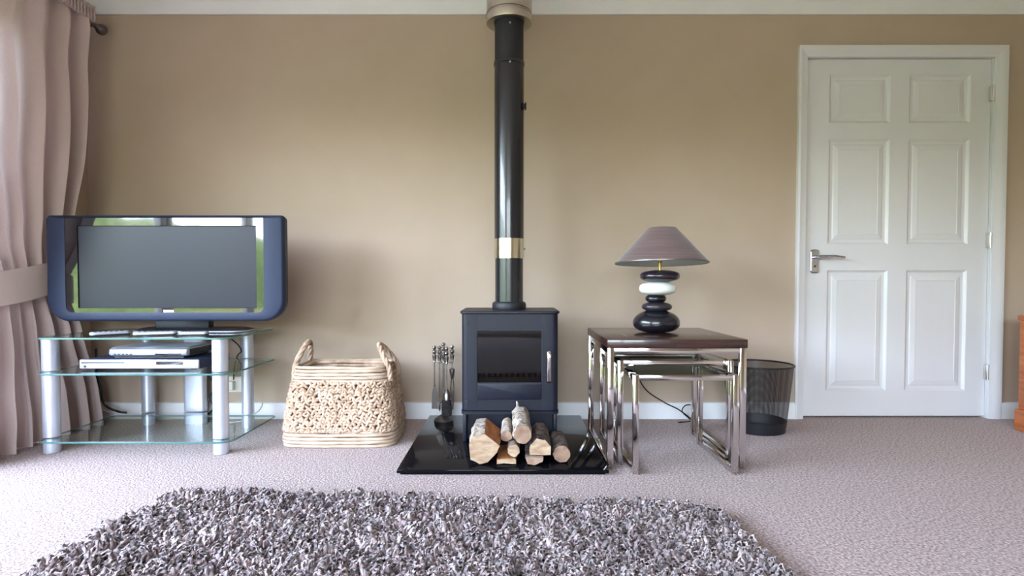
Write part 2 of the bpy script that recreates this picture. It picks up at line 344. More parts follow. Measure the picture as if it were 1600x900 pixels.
# fix parenting offsets of nested door parts
# glazed garden doors: two windows with frames, sashes and panes
def glazing(name, label, axis, at, u0, u1, z0, z1, n):
    e = sempty(name, (at-0.07, (u0+u1)/2, 0) if axis == 'x' else ((u0+u1)/2, at-0.07, 0), label)
    def bx(mb, a0, a1, c0, c1, d0, d1):
        if axis == 'x': mb.box(at+d0, at+d1, a0, a1, c0, c1, 0.004)
        else: mb.box(a0, a1, at+d0, at+d1, c0, c1, 0.004)
    b = MB(); bx(b, u0, u0+0.06, z0, z1, -0.11, -0.03); bx(b, u1-0.06, u1, z0, z1, -0.11, -0.03); bx(b, u0+0.06, u1-0.06, z0, z0+0.06, -0.11, -0.03); bx(b, u0+0.06, u1-0.06, z1-0.06, z1, -0.11, -0.03)
    b.build('window_frame', 'window_plastic', e, 30)
    wd = (u1-u0-0.12)/n
    for k in range(n):
        a = u0+0.06+k*wd; c = a+wd; b = MB(); s = 0.07
        bx(b, a, a+s, z0+0.06, z1-0.06, -0.10, -0.05); bx(b, c-s, c, z0+0.06, z1-0.06, -0.10, -0.05); bx(b, a+s, c-s, z0+0.06, z0+0.06+s, -0.10, -0.05); bx(b, a+s, c-s, z1-0.06-s, z1-0.06, -0.10, -0.05)
        sash = b.build('sash', 'window_plastic', e, 30)
        b = MB(); q = -0.075
        v = [(a+s, z0+0.06+s), (c-s, z0+0.06+s), (c-s, z1-0.06-s), (a+s, z1-0.06-s)]
        b.add([((at+q, p[0], p[1]) if axis == 'x' else (p[0], at+q, p[1])) for p in v], [(0,1,2,3)])
        b.build('pane', 'glass_pane', sash, 0).matrix_parent_inverse = Matrix.Translation((0,0,0))
glazing('window_1', 'white framed glazed patio doors in the left wall', 'x', XL, *W1, 3)
glazing('window_2', 'white framed glazed garden doors behind the camera', 'y', YF, *W2, 3)
b = MB(); b.box(XL-3.4, XL-T, YF-3.4, D+3, -0.14, -0.04); b.box(XL-T, XR+2, YF-3.4, YF-T, -0.14, -0.04); struct(MB().box(XL-T-0.40, XL-T, YF-1, D+1, 2.16, 2.30).build('added_overhang', 'window_plastic', smooth=0), 'added unseen overhang above the patio doors, cuts high sky light'); struct(b.build('patio', 'paving', smooth=0), 'stone patio outside the glazed doors')  # overhang is added out of view to keep high sky light off the curtain
b = MB(); b.box(-30, 30, -30, 34, -0.30, -0.14); struct(b.build('lawn', 'lawn_grass', smooth=0), 'green lawn outside the patio doors')

def hedge(name, label, a, c, h, th):
    a, c = Vector(a), Vector(c); d = (c-a).normalized(); nn = Vector((-d.y, d.x, 0)); L_ = (c-a).length; n = int(L_/0.35); rings = []
    for i in range(n+1):
        p = a+(c-a)*i/n; ring = []
        for k in range(14):
            t = PI*k/13; q = p+nn*(th*math.cos(t)); z = -0.14+h*min(1, 1.25*math.sin(t))
            w_ = mnoise.noise(Vector((q.x*0.8, q.y*0.8, z*0.9)))*0.35+mnoise.noise(Vector((q.x*2.6, q.y*2.6, z*2.6)))*0.16
            ring.append((q.x+nn.x*w_, q.y+nn.y*w_, z+w_*(1.0 if z > 0.3 else 0)))
        rings.append(ring)
    return struct(MB().loft(rings).build(name, 'hedge_leaf', smooth=60), label)
hedge('hedge_left', 'tall dark green hedge across the lawn from the patio doors', (-10.5, -18, 0), (-10.5, 12, 0), 2.6, 0.8)
hedge('hedge_front', 'tall dark green hedge at the far end of the lawn', (-10, -15, 0), (14, -15, 0), 2.4, 0.8)

# ================================================================== HEARTH, STOVE, FLUE
hx0, hx1 = PZ(620, 742).x, PZ(951, 742).x; hy = PZ(785, 743).y; HT = 0.022
hearth = thing('hearth', 'polished black granite hearth slab under the stove', 'hearth', ((hx0+hx1)/2, (hy+D)/2, 0))
b = MB(); b.box(hx0+0.012, hx1-0.012, hy+0.012, D-0.02, 0, 0.008); b.build('plinth', 'granite', hearth, 0)
b = MB(); b.box(hx0, hx1, hy, D-0.019, 0.008, HT, 0.003); b.build('slab', 'granite', hearth, 30)
SY = 2.60; SB = 2.95                                     # stove front and back
sx0, sx1 = PY(721, 565, SY).x, PY(872.5, 565, SY).x; sc_ = (sx0+sx1)/2
stz = PY(797, 486, SY).z; sbz = PY(797, 642, SY).z
stove = thing('wood_stove', 'dark blue-black cast iron wood burning stove with glass door', 'stove', (sc_, (SY+SB)/2, HT))
def sy_outline(x0, x1, y0, y1, r, n=6): return rrect(x0, x1, y0, y1, (r, r, 0.01, 0.01), n)
b = MB()                                                 # shell: hollow behind the glass
gx0, gx1 = PY(746, 560, SY).x, PY(846, 560, SY).x; gz0, gz1 = PY(797, 598, SY).z, PY(797, 517, SY).z
ol = sy_outline(sx0, sx1, SY, SB, 0.028)
il = sy_outline(sx0+0.02, sx1-0.02, SY+0.02, SB-0.02, 0.02)
# side/back shell as C (front left open)
b.box(sx0, sx0+0.02, SY+0.03, SB, sbz, stz-0.012, 0.004); b.box(sx1-0.02, sx1, SY+0.03, SB, sbz, stz-0.012, 0.004)
b.box(sx0+0.02, sx1-0.02, SB-0.02, SB, sbz, stz-0.012); b.box(sx0+0.02, sx1-0.02, SY+0.03, SB-0.02, sbz, sbz+0.02); b.box(sx0+0.02, sx1-0.02, SY+0.03, SB-0.02, stz-0.03, stz-0.012)
body = b.build('body', 'stove_paint', stove, 30)
b = MB(); b.box(sx0+0.022, sx1-0.022, SB-0.06, SB-0.022, sbz+0.022, stz-0.034); b.box(sx0+0.022, sx0+0.04, SY+0.04, SB-0.06, sbz+0.022, stz-0.034); b.box(sx1-0.04, sx1-0.022, SY+0.04, SB-0.06, sbz+0.022, stz-0.034)
b.build('fire_brick_lining', 'stove_inside', stove, 0)
# top plate
b = MB(); e = 0.006
rr = lambda i: rrect(sx0-e+i, sx1+e-i, SY-0.014+i, SB+0.004-i, (0.03-i, 0.03-i, 0.012, 0.012))
b.loft([xy(rr(0.002), stz-0.012), xy(rr(0), stz-0.010), xy(rr(0), stz-0.002), xy(rr(0.002), stz)]); b.build('top_plate', 'stove_paint', stove, 30)
# door: outline ring with glass opening and inscribed lower panel
b = MB(); d0, d1, dz0, dz1 = sx0+0.001, sx1-0.001, sbz+0.002, stz-0.014
def corner_box(x0, x1, z0, z1):
    pl = rrect(x0, x1, SY, SY+0.03, (0.026 if x0 == d0 else 0.0005, 0.026 if x1 == d1 else 0.0005, 0.0005, 0.0005), 6)
    b.loft([xy(pl, z0), xy(pl, z1)])
corner_box(d0, gx0, dz0, dz1); corner_box(gx1, d1, dz0, dz1)
b.box(gx0, gx1, SY, SY+0.03, dz0, gz0); b.box(gx0, gx1, SY, SY+0.03, gz1, dz1)
sd = b.build('stove_door', 'stove_paint', stove, 30)
def sub(o, par): o.parent = par; o.matrix_parent_inverse = par.matrix_parent_inverse.copy() if False else Matrix(); return o
iz0 = PY(797, 627, SY).z; ix0, ix1 = PY(743, 570, SY).x, PY(849, 570, SY).x; iz1 = PY(797, 515, SY).z
b = MB()
for (o_, y_) in ((0, 0),):
    oo = rrect(ix0, ix1, iz0, iz1, 0.012); ii = rrect(ix0+0.005, ix1-0.005, iz0+0.005, iz1-0.005, 0.009)
    b.loft([xz(oo, SY), xz(oo, SY-0.004), xz(ii, SY-0.004), xz(ii, SY)], closed=True)
sub(b.build('door_moulding', 'stove_paint', None, 30), sd)
b = MB(); p = rrect(ix0+0.008, ix1-0.008, iz0+0.008, gz0-0.002, 0.006); p2 = rrect(ix0+0.011, ix1-0.011, iz0+0.011, gz0-0.005, 0.005)
b.loft([xz(p, SY+0.001), xz(p, SY-0.0015), xz(p2, SY-0.003)]); sub(b.build('lower_panel', 'stove_paint', None, 30), sd)
b = MB(); b.box(gx0-0.001, gx1+0.001, SY+0.008, SY+0.012, gz0-0.001, gz1+0.001); sub(b.build('glass', 'stove_glass', None, 0), sd)
hx = PY(857, 570, SY).x; z0, z1 = PY(857, 594, SY).z, PY(857, 547, SY).z
b = MB(); b.tube(spline([(hx-0.004, SY-0.004, z1), (hx, SY-0.028, z1-0.012), (hx, SY-0.030, (z0+z1)/2), (hx, SY-0.028, z0+0.008), (hx, SY-0.024, z0)]), [0.008]*6+[0.0105]*27, 12)
h_ = sub(b.build('door_handle', 'chrome', None, 40), sd); h_['label'] = 'bright vertical chrome door handle'
for py in (505, 627):
    q = PY(729, py, SY); b = MB(); b.tube([(q.x, SY+0.002, q.z), (q.x, SY-0.007, q.z)], 0.0065, 12); sub(b.build('hinge_pin', 'flue_matt', None, 40), sd)
# grate with upright teeth behind the glass
gz = gz0+0.004; b = MB(); b.box(gx0+0.004, gx1-0.004, SY+0.05, SY+0.062, gz-0.02, gz+0.012); grate = b.build('fire_grate', 'dark_pewter', stove, 0)
for k in range(11):
    x = gx0+0.012+(gx1-gx0-0.024)*k/10; b = MB(); b.box(x-0.0075, x+0.0075, SY+0.05, SY+0.062, gz+0.012, gz+0.034, 0.003); sub(b.build('grate_tooth', 'dark_pewter', None, 30), grate)
b = MB(); b.box(sx0+0.042, sx1-0.042, SY+0.065, SB-0.062, gz-0.024, gz-0.006); b.build('ash_bed', 'stove_inside', stove, 0)
# pedestal: cheeks, recessed front
b = MB(); b.box(sx0+0.004, sx0+0.022, SY+0.012, SB-0.02, HT, sbz-0.014, 0.004); b.box(sx1-0.022, sx1-0.004, SY+0.012, SB-0.02, HT, sbz-0.014, 0.004)
b.box(sx0+0.022, sx1-0.022, SY+0.06, SB-0.03, HT, sbz-0.014); b.build('pedestal', 'stove_paint', stove, 30)
b = MB(); pl = sy_outline(sx0-0.002, sx1+0.002, SY-0.008, SB, 0.03); b.loft([xy(pl, sbz-0.014), xy(pl, sbz-0.001)]); b.build('ash_lip', 'stove_paint', stove, 30)
# flue
FY = 2.79; fc = PY(795.5, 300, FY).x
FD = PY(818, 300, FY).x-PY(772, 300, FY).x; fr = FD/2
flue = thing('flue_pipe', 'tall glossy black stove flue with a polished silver band', 'flue', (fc, FY, stz))
zb1, zb0 = PY(795, 373.5, FY).z, PY(795, 404, FY).z; zj = PY(795, 100, FY).z; zs0 = PY(795, 38, FY).z
b = MB(); z1 = PY(795, 472, FY).z
b.lathe([(fr+0.009, stz), (fr+0.011, stz+0.004), (fr+0.011, z1-0.008), (fr+0.006, z1), (fr-0.004, z1+0.004)], (fc, FY, 0), 40); b.build('spigot_collar', 'flue_matt', flue)
b = MB(); b.lathe([(fr-0.003, z1-0.01), (fr-0.003, zb0)], (fc, FY, 0), 48); b.build('lower_pipe', 'flue_enamel', flue)
b = MB(); b.lathe([(fr, zb0-0.001), (fr+0.002, zb0), (fr+0.002, zb1), (fr, zb1+0.001)], (fc, FY, 0), 48); o = b.build('silver_band', 'polished_band', flue); o['label'] = 'polished silver band around the flue'
b = MB(); b.lathe([(fr, zb1), (fr, zj-0.012), (fr+0.003, zj-0.010), (fr+0.003, zj+0.006), (fr, zj+0.008)], (fc, FY, 0), 48); b.build('upper_pipe', 'flue_enamel', flue)
b = MB(); b.lathe([(fr-0.002, zj+0.005), (fr-0.002, ZC-0.001)], (fc, FY, 0), 48); b.build('top_pipe', 'flue_matt', flue)
for py in (35, 96):
    q = PY(797, py, FY-fr); b = MB(); b.lathe([(0.005, -0.002), (0.005, 0.002), (0.002, 0.004)], (0,0,0), 10); o = b.build('screw', 'pewter', flue, 40)
    o.matrix_parent_inverse = Matrix(); o.location = Vector((q.x, FY-fr, q.z))-flue.location; o.rotation_euler = (PI/2, 0, 0)
q = PY(819, 168, FY); b = MB(); b.tube([(q.x-0.016, FY-0.02, q.z), (q.x+0.002, FY-0.02, q.z)], 0.012, 12); b.tube([(q.x+0.002, FY-0.02, q.z), (q.x+0.010, FY-0.02, q.z)], [0.019, 0.017], 14); b.build('damper_knob', 'flue_matt', flue)
q = PY(820, 389, FY); b = MB(); b.tube([(q.x-0.008, FY, q.z), (q.x+0.002, FY, q.z)], 0.004, 8); b.build('screw', 'dark_pewter', flue)
# insulated steel section at the ceiling
srx = (PY(828, 20, FY).x-PY(757, 20, FY).x)/2
steel = thing('flue_ceiling_sleeve', 'brushed steel insulated flue sleeve at the ceiling', 'flue sleeve', (fc, FY, zs0))
b = MB(); b.lathe([(fr+0.001, zs0+0.006), (srx-0.006, zs0+0.002), (srx-0.001, zs0), (srx, zs0+0.004), (srx, zs0+0.038), (srx-0.004, zs0+0.040), (srx-0.004, zs0+0.046), (srx, zs0+0.048), (srx, ZC-0.001)], (fc, FY, 0), 56, cap0=False); b.build('sleeve', 'steel_flue', steel, 40)
b = MB(); b.lathe([(srx-0.001, zs0+0.036), (srx+0.003, zs0+0.037), (srx+0.003, zs0+0.0405), (srx-0.001, zs0+0.0415)], (fc, FY, 0), 56, cap0=False, cap1=False); b.build('locking_band', 'steel_flue', steel, 40)

# ================================================================== LOGS
def log(name, label, front, back, prof, bark, cut, wobble=0.05, ridge=None, capmat=None, nseg=10, seed=0):
    """prof: closed outline (u, v, material) in metres around the axis; ends are cut faces"""
    f = Vector(front); k = Vector(back); ax = (k-f).normalized(); u = ax.cross(Vector((0,0,1))).normalized(); v = ax.cross(u).normalized()
    if v.z < 0: v = -v
    rnd = random.Random(seed); n = len(prof); rings = []
    for i in range(nseg+1):
        t = i/nseg; c = f+(k-f)*t; ring = []
        for j, p in enumerate(prof):
            s = 1+wobble*(mnoise.noise(Vector((t*4+seed*3.1, math.cos(2*PI*j/n)*1.2, math.sin(2*PI*j/n)*1.2+seed)))*1.6)
            if i in (0, nseg): s *= 0.985
            ring.append(c+u*p[0]*s+v*p[1]*s + ax*((mnoise.noise(Vector((p[0]*60, p[1]*60, seed+i)))*0.006) if i in (0, nseg) else 0))
        rings.append(ring)
    lift = max(0.0, HT+0.001-min(q.z for r in rings for q in r))
    rings = [[q+Vector((0, 0, lift)) for q in r] for r in rings]
    t = thing(name, label, 'log', (f.x, f.y, f.z), 'split logs on the hearth')
    b = MB(); o = 0
    b.loft(rings, False, False)
    if len(prof[0]) > 2:
        for q in range(nseg):
            for j in range(n): b.mi[q*n+j] = prof[j][2]
    b.build('bark', bark, t, 45)
    for nm, ring in (('cut_end', rings[0]), ('cut_end', rings[-1])):
        q = MB(); c = sum(ring, Vector())/n; inner = [c+(p-c)*0.55 for p in ring]; q.loft([ring, inner], False, True); q.build(nm, cut, t, 30)
    return t
def circ(r, n=18, sq=1.0, seed=0):
    return [(r*math.cos(2*PI*j/n)*(1+0.06*math.sin(3*j+seed)), r*sq*math.sin(2*PI*j/n)*(1+0.05*math.cos(2*j+seed))) for j in range(n)]
def poly(pts, sub_=3):
    out = []; n = len(pts)
    for i in range(n):
        a = pts[i]; c = pts[(i+1) % n]
        for k in range(sub_):
            t = k/sub_; out.append((a[0]+(c[0]-a[0])*t, a[1]+(c[1]-a[1])*t, a[2] if len(a) > 2 else 0))
    return out
def L(px, py, Y): return PY(px, py, Y)
s_ = 0.00252       # metres per photo pixel at the logs
# big split log on the left: wide bark face, orange split side
log('split_log', 'large pale split log leaning at the left end of the pile', Vector((-0.104, 2.27, 0.086)), Vector((-0.108, 2.53, 0.090)), poly([(-0.055, -0.040, 0), (-0.062, 0.02, 0), (-0.045, 0.055, 0), (0.0, 0.062, 1), (0.062, 0.012, 1), (0.050, -0.012, 1), (0.012, -0.052, 0), (-0.02, -0.062, 0)]), ['bark_pale', 'split_orange'], 'cut_wood', seed=1)
log('split_log', 'thin pale wedge of split wood lying flat under the pile', Vector((-0.018, 2.28, 0.036)), Vector((-0.016, 2.48, 0.036)), poly([(-0.036, 0.006, 0), (0.0, 0.011, 0), (0.036, 0.009, 0), (0.041, -0.012, 0), (0.008, -0.009, 0), (-0.038, -0.012, 0)]), ['split_orange'], 'cut_wood', seed=2)
log('split_log', 'pale barked log tucked behind the topmost log', Vector((-0.018, 2.34, 0.120)), Vector((-0.016, 2.55, 0.124)), circ(0.0235, 16), ['bark_pale'], 'cut_wood_dull', seed=3)
log('round_log', 'small round pale log end beneath the topmost log', Vector((0.012, 2.285, 0.0765)), Vector((0.012, 2.53, 0.0765)), circ(0.0245, 16), ['bark_brown'], 'cut_wood', seed=4)
top = log('round_log', 'speckled pale log on top of the pile with a twig stub', Vector((0.047, 2.275, 0.143)), Vector((0.044, 2.54, 0.164)), circ(0.0375, 20), ['bark_pale'], 'cut_wood_dull', seed=5, wobble=0.08)
q0 = Vector((0.032, 2.53, 0.188)); q1 = Vector((0.026, 2.54, 0.222)); b = MB(); b.tube([q0, (q0+q1)/2+Vector((0.002,0,0)), q1], [0.010, 0.007, 0.003], 8); b.build('twig_stub', 'bark_pale', top, 40)
log('split_log', 'dark barked split log right of the topmost log', Vector((0.116, 2.28, 0.088)), Vector((0.124, 2.54, 0.092)), poly([(-0.042, -0.030, 0), (-0.038, 0.012, 0), (-0.012, 0.038, 0), (0.022, 0.034, 0), (0.044, 0.006, 0), (0.045, -0.028, 0)]), ['bark_grey'], 'cut_wood', seed=6)
log('split_log', 'flat split piece lying beneath the dark barked log', Vector((0.094, 2.265, 0.043)), Vector((0.098, 2.50, 0.043)), poly([(-0.036, 0.012, 0), (0.036, 0.012, 0), (0.032, -0.006, 0), (0.0, -0.020, 0), (-0.028, -0.016, 0)]), ['bark_brown'], 'cut_wood_dull', seed=7)
log('round_log', 'round brown log at the right end of the pile', Vector((0.205, 2.295, 0.0595)), Vector((0.206, 2.53, 0.0595)), circ(0.0345, 18), ['bark_grey'], 'cut_wood_dull', seed=8)

# ================================================================== FIRE TOOLS
cb = PZ(693, 657, HT); cy0 = cb.y; cx0 = cb.x; mpp = cy0/F
def TZ(py): return PY(693, py, cy0).z
stand = thing('fire_tool_stand', 'pewter fireside companion stand with round base', 'tool stand', (cx0, cy0, HT))
b = MB(); b.lathe([(0.050, HT), (0.051, HT+0.004), (0.046, HT+0.012), (0.030, HT+0.022), (0.016, HT+0.030), (0.010, HT+0.034)], (cx0, cy0, 0), 32); b.build('base', 'dark_pewter', stand, 40)
tz = TZ(535)
def baluster(zt, s=1.0):
    s *= 1.22      # knob and turned grip, from the top down
    return [(0.001, zt), (0.007*s, zt-0.004), (0.009*s, zt-0.011), (0.006*s, zt-0.018), (0.004*s, zt-0.021), (0.008*s, zt-0.026), (0.010*s, zt-0.034), (0.006*s, zt-0.044), (0.0045*s, zt-0.047), (0.009*s, zt-0.052), (0.0085*s, zt-0.066), (0.0045*s, zt-0.084), (0.006*s, zt-0.088), (0.004*s, zt-0.092)]
b = MB(); b.lathe([(0.005, HT+0.03), (0.005, tz-0.09)] + baluster(tz, 1.15)[::-1], (cx0, cy0, 0), 16); b.build('pole', 'pewter', stand, 40)
zh = TZ(566); b = MB()
hooks = [(-0.048, 0.010), (-0.024, 0.032), (0.020, -0.026), (0.046, 0.002)]
for dx, dy in hooks: b.tube([(cx0, cy0, zh), (cx0+dx*0.82, cy0+dy*0.82, zh)], 0.0028, 8)
b.lathe([(0.010, zh-0.006), (0.010, zh+0.006)], (cx0, cy0, 0), 16); b.build('hanging_arms', 'pewter', stand, 40)
def tool(name, label, k, ztop, zshaft, s=1.0):
    dx, dy = hooks[k]; x, y = cx0+dx, cy0+dy
    t = thing(name, label, 'fire tool', (x, y, zshaft), 'fireside tools on the stand')
    b = MB(); b.lathe([(0.0035, zshaft), (0.0035, ztop-0.09)] + baluster(ztop, s)[::-1], (x, y, 0), 14); b.build('handle', 'pewter', t, 40)
    return t, x, y
t, x, y = tool('fire_shovel', 'pewter ash shovel hanging at the left of the stand', 0, TZ(540), TZ(604))
b = MB(); pts = [(-0.006, TZ(602)), (-0.018, TZ(615)), (-0.021, TZ(640)), (0.021, TZ(640)), (0.018, TZ(615)), (0.006, TZ(602))]
b.loft([[(x+p[0]*0.8, y+0.003+0.35*abs(p[0]), p[1]) for p in pts], [(x+p[0]*0.8, y+0.006+0.35*abs(p[0]), p[1]) for p in pts]]); b.build('scoop', 'dark_pewter', t, 20)
t, x, y = tool('fire_poker', 'pewter poker hanging at the back of the stand', 1, TZ(541), TZ(642))
b = MB(); b.tube([(x, y, TZ(634)), (x, y, TZ(641)), (x, y, TZ(645))], [0.0035, 0.005, 0.001], 8); b.tube([(x, y, TZ(632)), (x+0.014, y, TZ(630)), (x+0.018, y, TZ(626))], [0.0035, 0.003, 0.001], 8); b.build('hooked_tip', 'dark_pewter', t, 40)
t, x, y = tool('hearth_brush', 'hearth brush with dark bristles hanging at the front of the stand', 2, TZ(541), TZ(612))
b = MB(); b.lathe([(0.006, TZ(606)), (0.011, TZ(609)), (0.018, TZ(613)), (0.0225, TZ(619)), (0.0225, TZ(623))][::-1], (x, y, 0), 20); b.build('ferrule', 'pewter', t, 40)
b = MB(); b.lathe([(0.026, TZ(647)), (0.0262, TZ(639)), (0.0222, TZ(622))], (x, y, 0), 28); b.build('bristles', 'brush_bristle', t, 40)
t, x, y = tool('fire_tongs', 'pewter fire tongs hanging at the right of the stand', 3, TZ(539), TZ(585))
b = MB(); b.lathe([(0.004, TZ(592)), (0.008, TZ(590)), (0.014, TZ(580)), (0.015, TZ(577)), (0.006, TZ(575))], (x, y, 0), 18); b.build('hinge_cup', 'pewter', t, 40)
for sgn in (-1, 1):
    b = MB(); b.tube(spline([(x+sgn*0.003, y, TZ(590)), (x+sgn*0.008, y, TZ(605)), (x+sgn*0.006, y, TZ(625)), (x+sgn*0.002, y, TZ(640))]), 0.003, 8); b.build('arm', 'pewter', t, 40)

# ================================================================== BASKET
bx0, bx1 = -1.046, -0.528; by0, by1 = 2.575, 2.955; BZ = 0.356
bcx, bcy = (bx0+bx1)/2-0.004, (by0+by1)/2
basket = thing('log_basket', 'pale woven seagrass log basket with two loop handles beside the hearth', 'basket', (bcx, bcy, 0))
def bring(z, off=0.0, n=96, ex=5.5):
    t = z/BZ; a = 0.268-0.056*t-0.020*math.sin(PI*min(1, max(0, t)))*(-0.35)+off; dd = 0.192-0.048*t+0.006*math.sin(PI*t)+off
    if t < 0.12: a -= 0.010*(1-t/0.12)**2; dd -= 0.010*(1-t/0.12)**2
    out = []
    for j in range(n):
        th = 2*PI*j/n; c, s = math.cos(th), math.sin(th)
        k = (abs(c)**ex+abs(s)**ex)**(-1/ex); out.append(Vector((bcx+a*k*c, bcy+dd*k*s, z)))
    return out
def coils(name, z0, z1, nn, r, matn):
    b = MB()
    for i in range(nn):
        z = z0+(z1-z0)*i/(nn-1)
        ring = [p+Vector((0,0,0.003*mnoise.noise(Vector((p.x*9, p.y*9, i*7.1))))) for p in bring(z, -r*0.5)]
        rad = [r*(1+0.22*mnoise.noise(Vector((p.x*30, p.y*30, i*3.3)))) for p in ring]
        b.tube(ring, rad, 8, closed=True)
    return b.build(name, matn, basket, 60)
coils('base_band', 0.0085, 0.0725, 5, 0.0082, 'wicker_light'); coils('rim_band', BZ-0.060, BZ, 5, 0.0076, 'wicker_light')
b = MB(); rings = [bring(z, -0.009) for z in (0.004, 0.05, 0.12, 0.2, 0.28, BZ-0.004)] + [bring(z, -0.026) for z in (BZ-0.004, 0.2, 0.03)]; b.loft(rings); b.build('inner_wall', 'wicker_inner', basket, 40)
b = MB(); inn = [bring(z, -0.030) for z in (0.0,)]
for i in range(7): b.tube([p+Vector((0,0,0.003*mnoise.noise(p*9+Vector((0,0,i))))) for p in bring(BZ-0.006-i*0.018, -0.030)], 0.0085, 6, closed=True)
b.build('inner_coils', 'wicker', basket, 60)
b = MB(); z = 0.079; row = 0
while z < BZ-0.066:                                       # chunky knotted weave
    ring = bring(z, 0.0, 240); per = sum((ring[i]-ring[i-1]).length for i in range(240)); cnt = int(per/0.0142); ce = Vector((bcx, bcy, z))
    for k in range(cnt):
        f_ = ((k+0.5*(row % 2)+rng.uniform(-0.25, 0.25))/cnt*240) % 240; i0 = int(f_); p = ring[i0].lerp(ring[(i0+1) % 240], f_-i0); tg = (ring[(i0+2) % 240]-ring[i0-2]).normalized(); nr = tg.cross(Vector((0,0,1))).normalized()
        ang = (0.7 if (k+row) % 2 else -0.7)+rng.uniform(-0.5, 0.5); d = tg*math.cos(ang)+Vector((0,0,1))*math.sin(ang)
        ln = rng.uniform(0.011, 0.017); r = rng.uniform(0.0056, 0.0086); p = p+Vector((0,0,rng.uniform(-0.003, 0.003)))-nr*0.004
        bow = nr*rng.uniform(0.004, 0.008)
        b.tube([p-d*ln-nr*0.003, p-d*ln*0.45+bow*0.8, p+d*ln*0.45+bow*0.8, p+d*ln-nr*0.003], [r*0.55, r, r, r*0.55], 6)
    z += 0.0130; row += 1
o = b.build('knotted_weave', 'wicker', basket, 70); o['kind'] = 'stuff'
def handle(ctrl):
    c = spline(ctrl, 7); b = MB()
    for ph in (0, 2*PI/3, 4*PI/3):
        pts = []
        for i, p in enumerate(c):
            t = (c[min(i+1, len(c)-1)]-c[max(i-1, 0)]).normalized(); a = t.cross(Vector((1,0,0.2))).normalized(); e_ = t.cross(a)
            an = ph+i*0.62; pts.append(p+a*0.0065*math.cos(an)+e_*0.0065*math.sin(an))
        b.tube(pts, 0.0078, 7)
    b.build('handle', 'wicker', basket, 60)
hl = -0.997; hr = -0.563
handle([(hl-0.008, 2.665, 0.30), (hl-0.004, 2.67, 0.36), (hl+0.014, 2.715, 0.430), (hl+0.026, 2.765, 0.462), (hl+0.018, 2.81, 0.435), (hl, 2.855, 0.36), (hl-0.006, 2.86, 0.30)])
handle([(hr+0.004, 2.665, 0.29), (hr-0.004, 2.67, 0.35), (hr-0.045, 2.715, 0.415), (hr-0.068, 2.765, 0.450), (hr-0.046, 2.81, 0.42), (hr-0.004, 2.855, 0.35), (hr+0.004, 2.86, 0.29)])

# ================================================================== TV STAND
TS = dict(x0=-2.035, x1=-1.198, y0=2.44, y1=2.935)
tsz = [0.060, 0.352, 0.505]; gt = 0.008
stand = thing('television_stand', 'three tier glass television stand with silver tube legs', 'tv stand', ((TS['x0']+TS['x1'])/2, 2.7, 0))
for z in tsz:
    b = MB(); p = rrect(TS['x0'], TS['x1'], TS['y0'], TS['y1'], (0.05, 0.06, 0.03, 0.03), 8)
    o = rrect(TS['x0']+0.0015, TS['x1']-0.0015, TS['y0']+0.0015, TS['y1']-0.0015, (0.05, 0.06, 0.03, 0.03), 8)
    b.loft([xy(o, z), xy(p, z+0.0015), xy(p, z+gt-0.0015), xy(o, z+gt)], mi=1, capmi=0); b.build('glass_shelf', ['glass_clear', 'glass_edge'], stand, 30)
def leg(px, pyf, wpx, nm='leg', rad=None):
    p = PZ(px, pyf); r = rad or 0.033; b = MB()
    zs = [0.0] + [q for z in tsz for q in (z-0.0005, z+gt+0.0005)]
    for a, c in ((0.0, tsz[0]-0.0005), (tsz[0]+gt+0.0005, tsz[1]-0.0005), (tsz[1]+gt+0.0005, tsz[2]-0.0005)):
        b.lathe([(r-0.002, a), (r, a+0.002), (r, c-0.002), (r-0.002, c)], (p.x, p.y, 0), 32)
    b.build(nm, 'aluminium', stand, 30)
    return p
leg(82, 706, 33); leg(346, 708, 25); leg(388, 667, 20, rad=0.030); leg(232, 663, 22, rad=0.030)
p = PZ(307, 661); b = MB()
for a, c in ((0.0, tsz[0]-0.0005), (tsz[0]+gt+0.0005, tsz[1]-0.0005), (tsz[1]+gt+0.0005, tsz[2]-0.0005)):
    b.loft([xy(rrect(p.x-0.056, p.x+0.056, p.y-0.03, p.y+0.02, 0.019, 5), z) for z in (a, c)])
b.build('cable_column', 'aluminium', stand, 30)

# ================================================================== TELEVISION
TY = 2.61
tx0, tx1 = PY(71.5, 420, TY).x, PY(443, 420, TY).x; tz0, tz1 = PY(258, 502, TY).z, PY(258, 336, TY).z
tv = thing('television', 'silver grey flat television with glossy black frame', 'television', ((tx0+tx1)/2, TY+0.1, tsz[2]+gt))
m_ = lambda px: PY(px, 420, TY).x
mz = lambda py: PY(258, py, TY).z
def rp(i, e=0): return rrect(tx0+i, tx1-i, tz0+i, tz1-i, (0.095-i*0.6, 0.095-i*0.6, 0.016, 0.016), 10)
ix0, ix1, iz0 = m_(101), m_(411.5), mz(488.5)
inner = rrect(ix0, ix1, iz0, tz1-0.004, (0.030, 0.030, 0.002, 0.002), 10)
b = MB(); b.loft([xz(rp(0.004), TY+0.045), xz(rp(0), TY+0.030), xz(rp(0), TY+0.012), xz(rp(0.006), TY+0.001), xz(rp(0.012), TY-0.002), xz(inner, TY+0.002), xz(inner, TY+0.012)], False, False); b.build('bezel', 'tv_silver', tv, 40)
b = MB(); b.loft([xz(rp(0.004), TY+0.030), xz(rp(0.004), TY+0.060), xz(rp(0.03), TY+0.085), xz(rp(0.10), TY+0.125)]); b.build('back_shell', 'tv_back', tv, 40)
sx0_, sx1_, sz0_, sz1_ = m_(120), m_(400), mz(481.5), mz(352.5)
b = MB(); scr = rrect(sx0_, sx1_, sz0_, sz1_, 0.001, 10); scr2 = rrect(sx0_+0.002, sx1_-0.002, sz0_+0.002, sz1_-0.002, 0.001, 10)
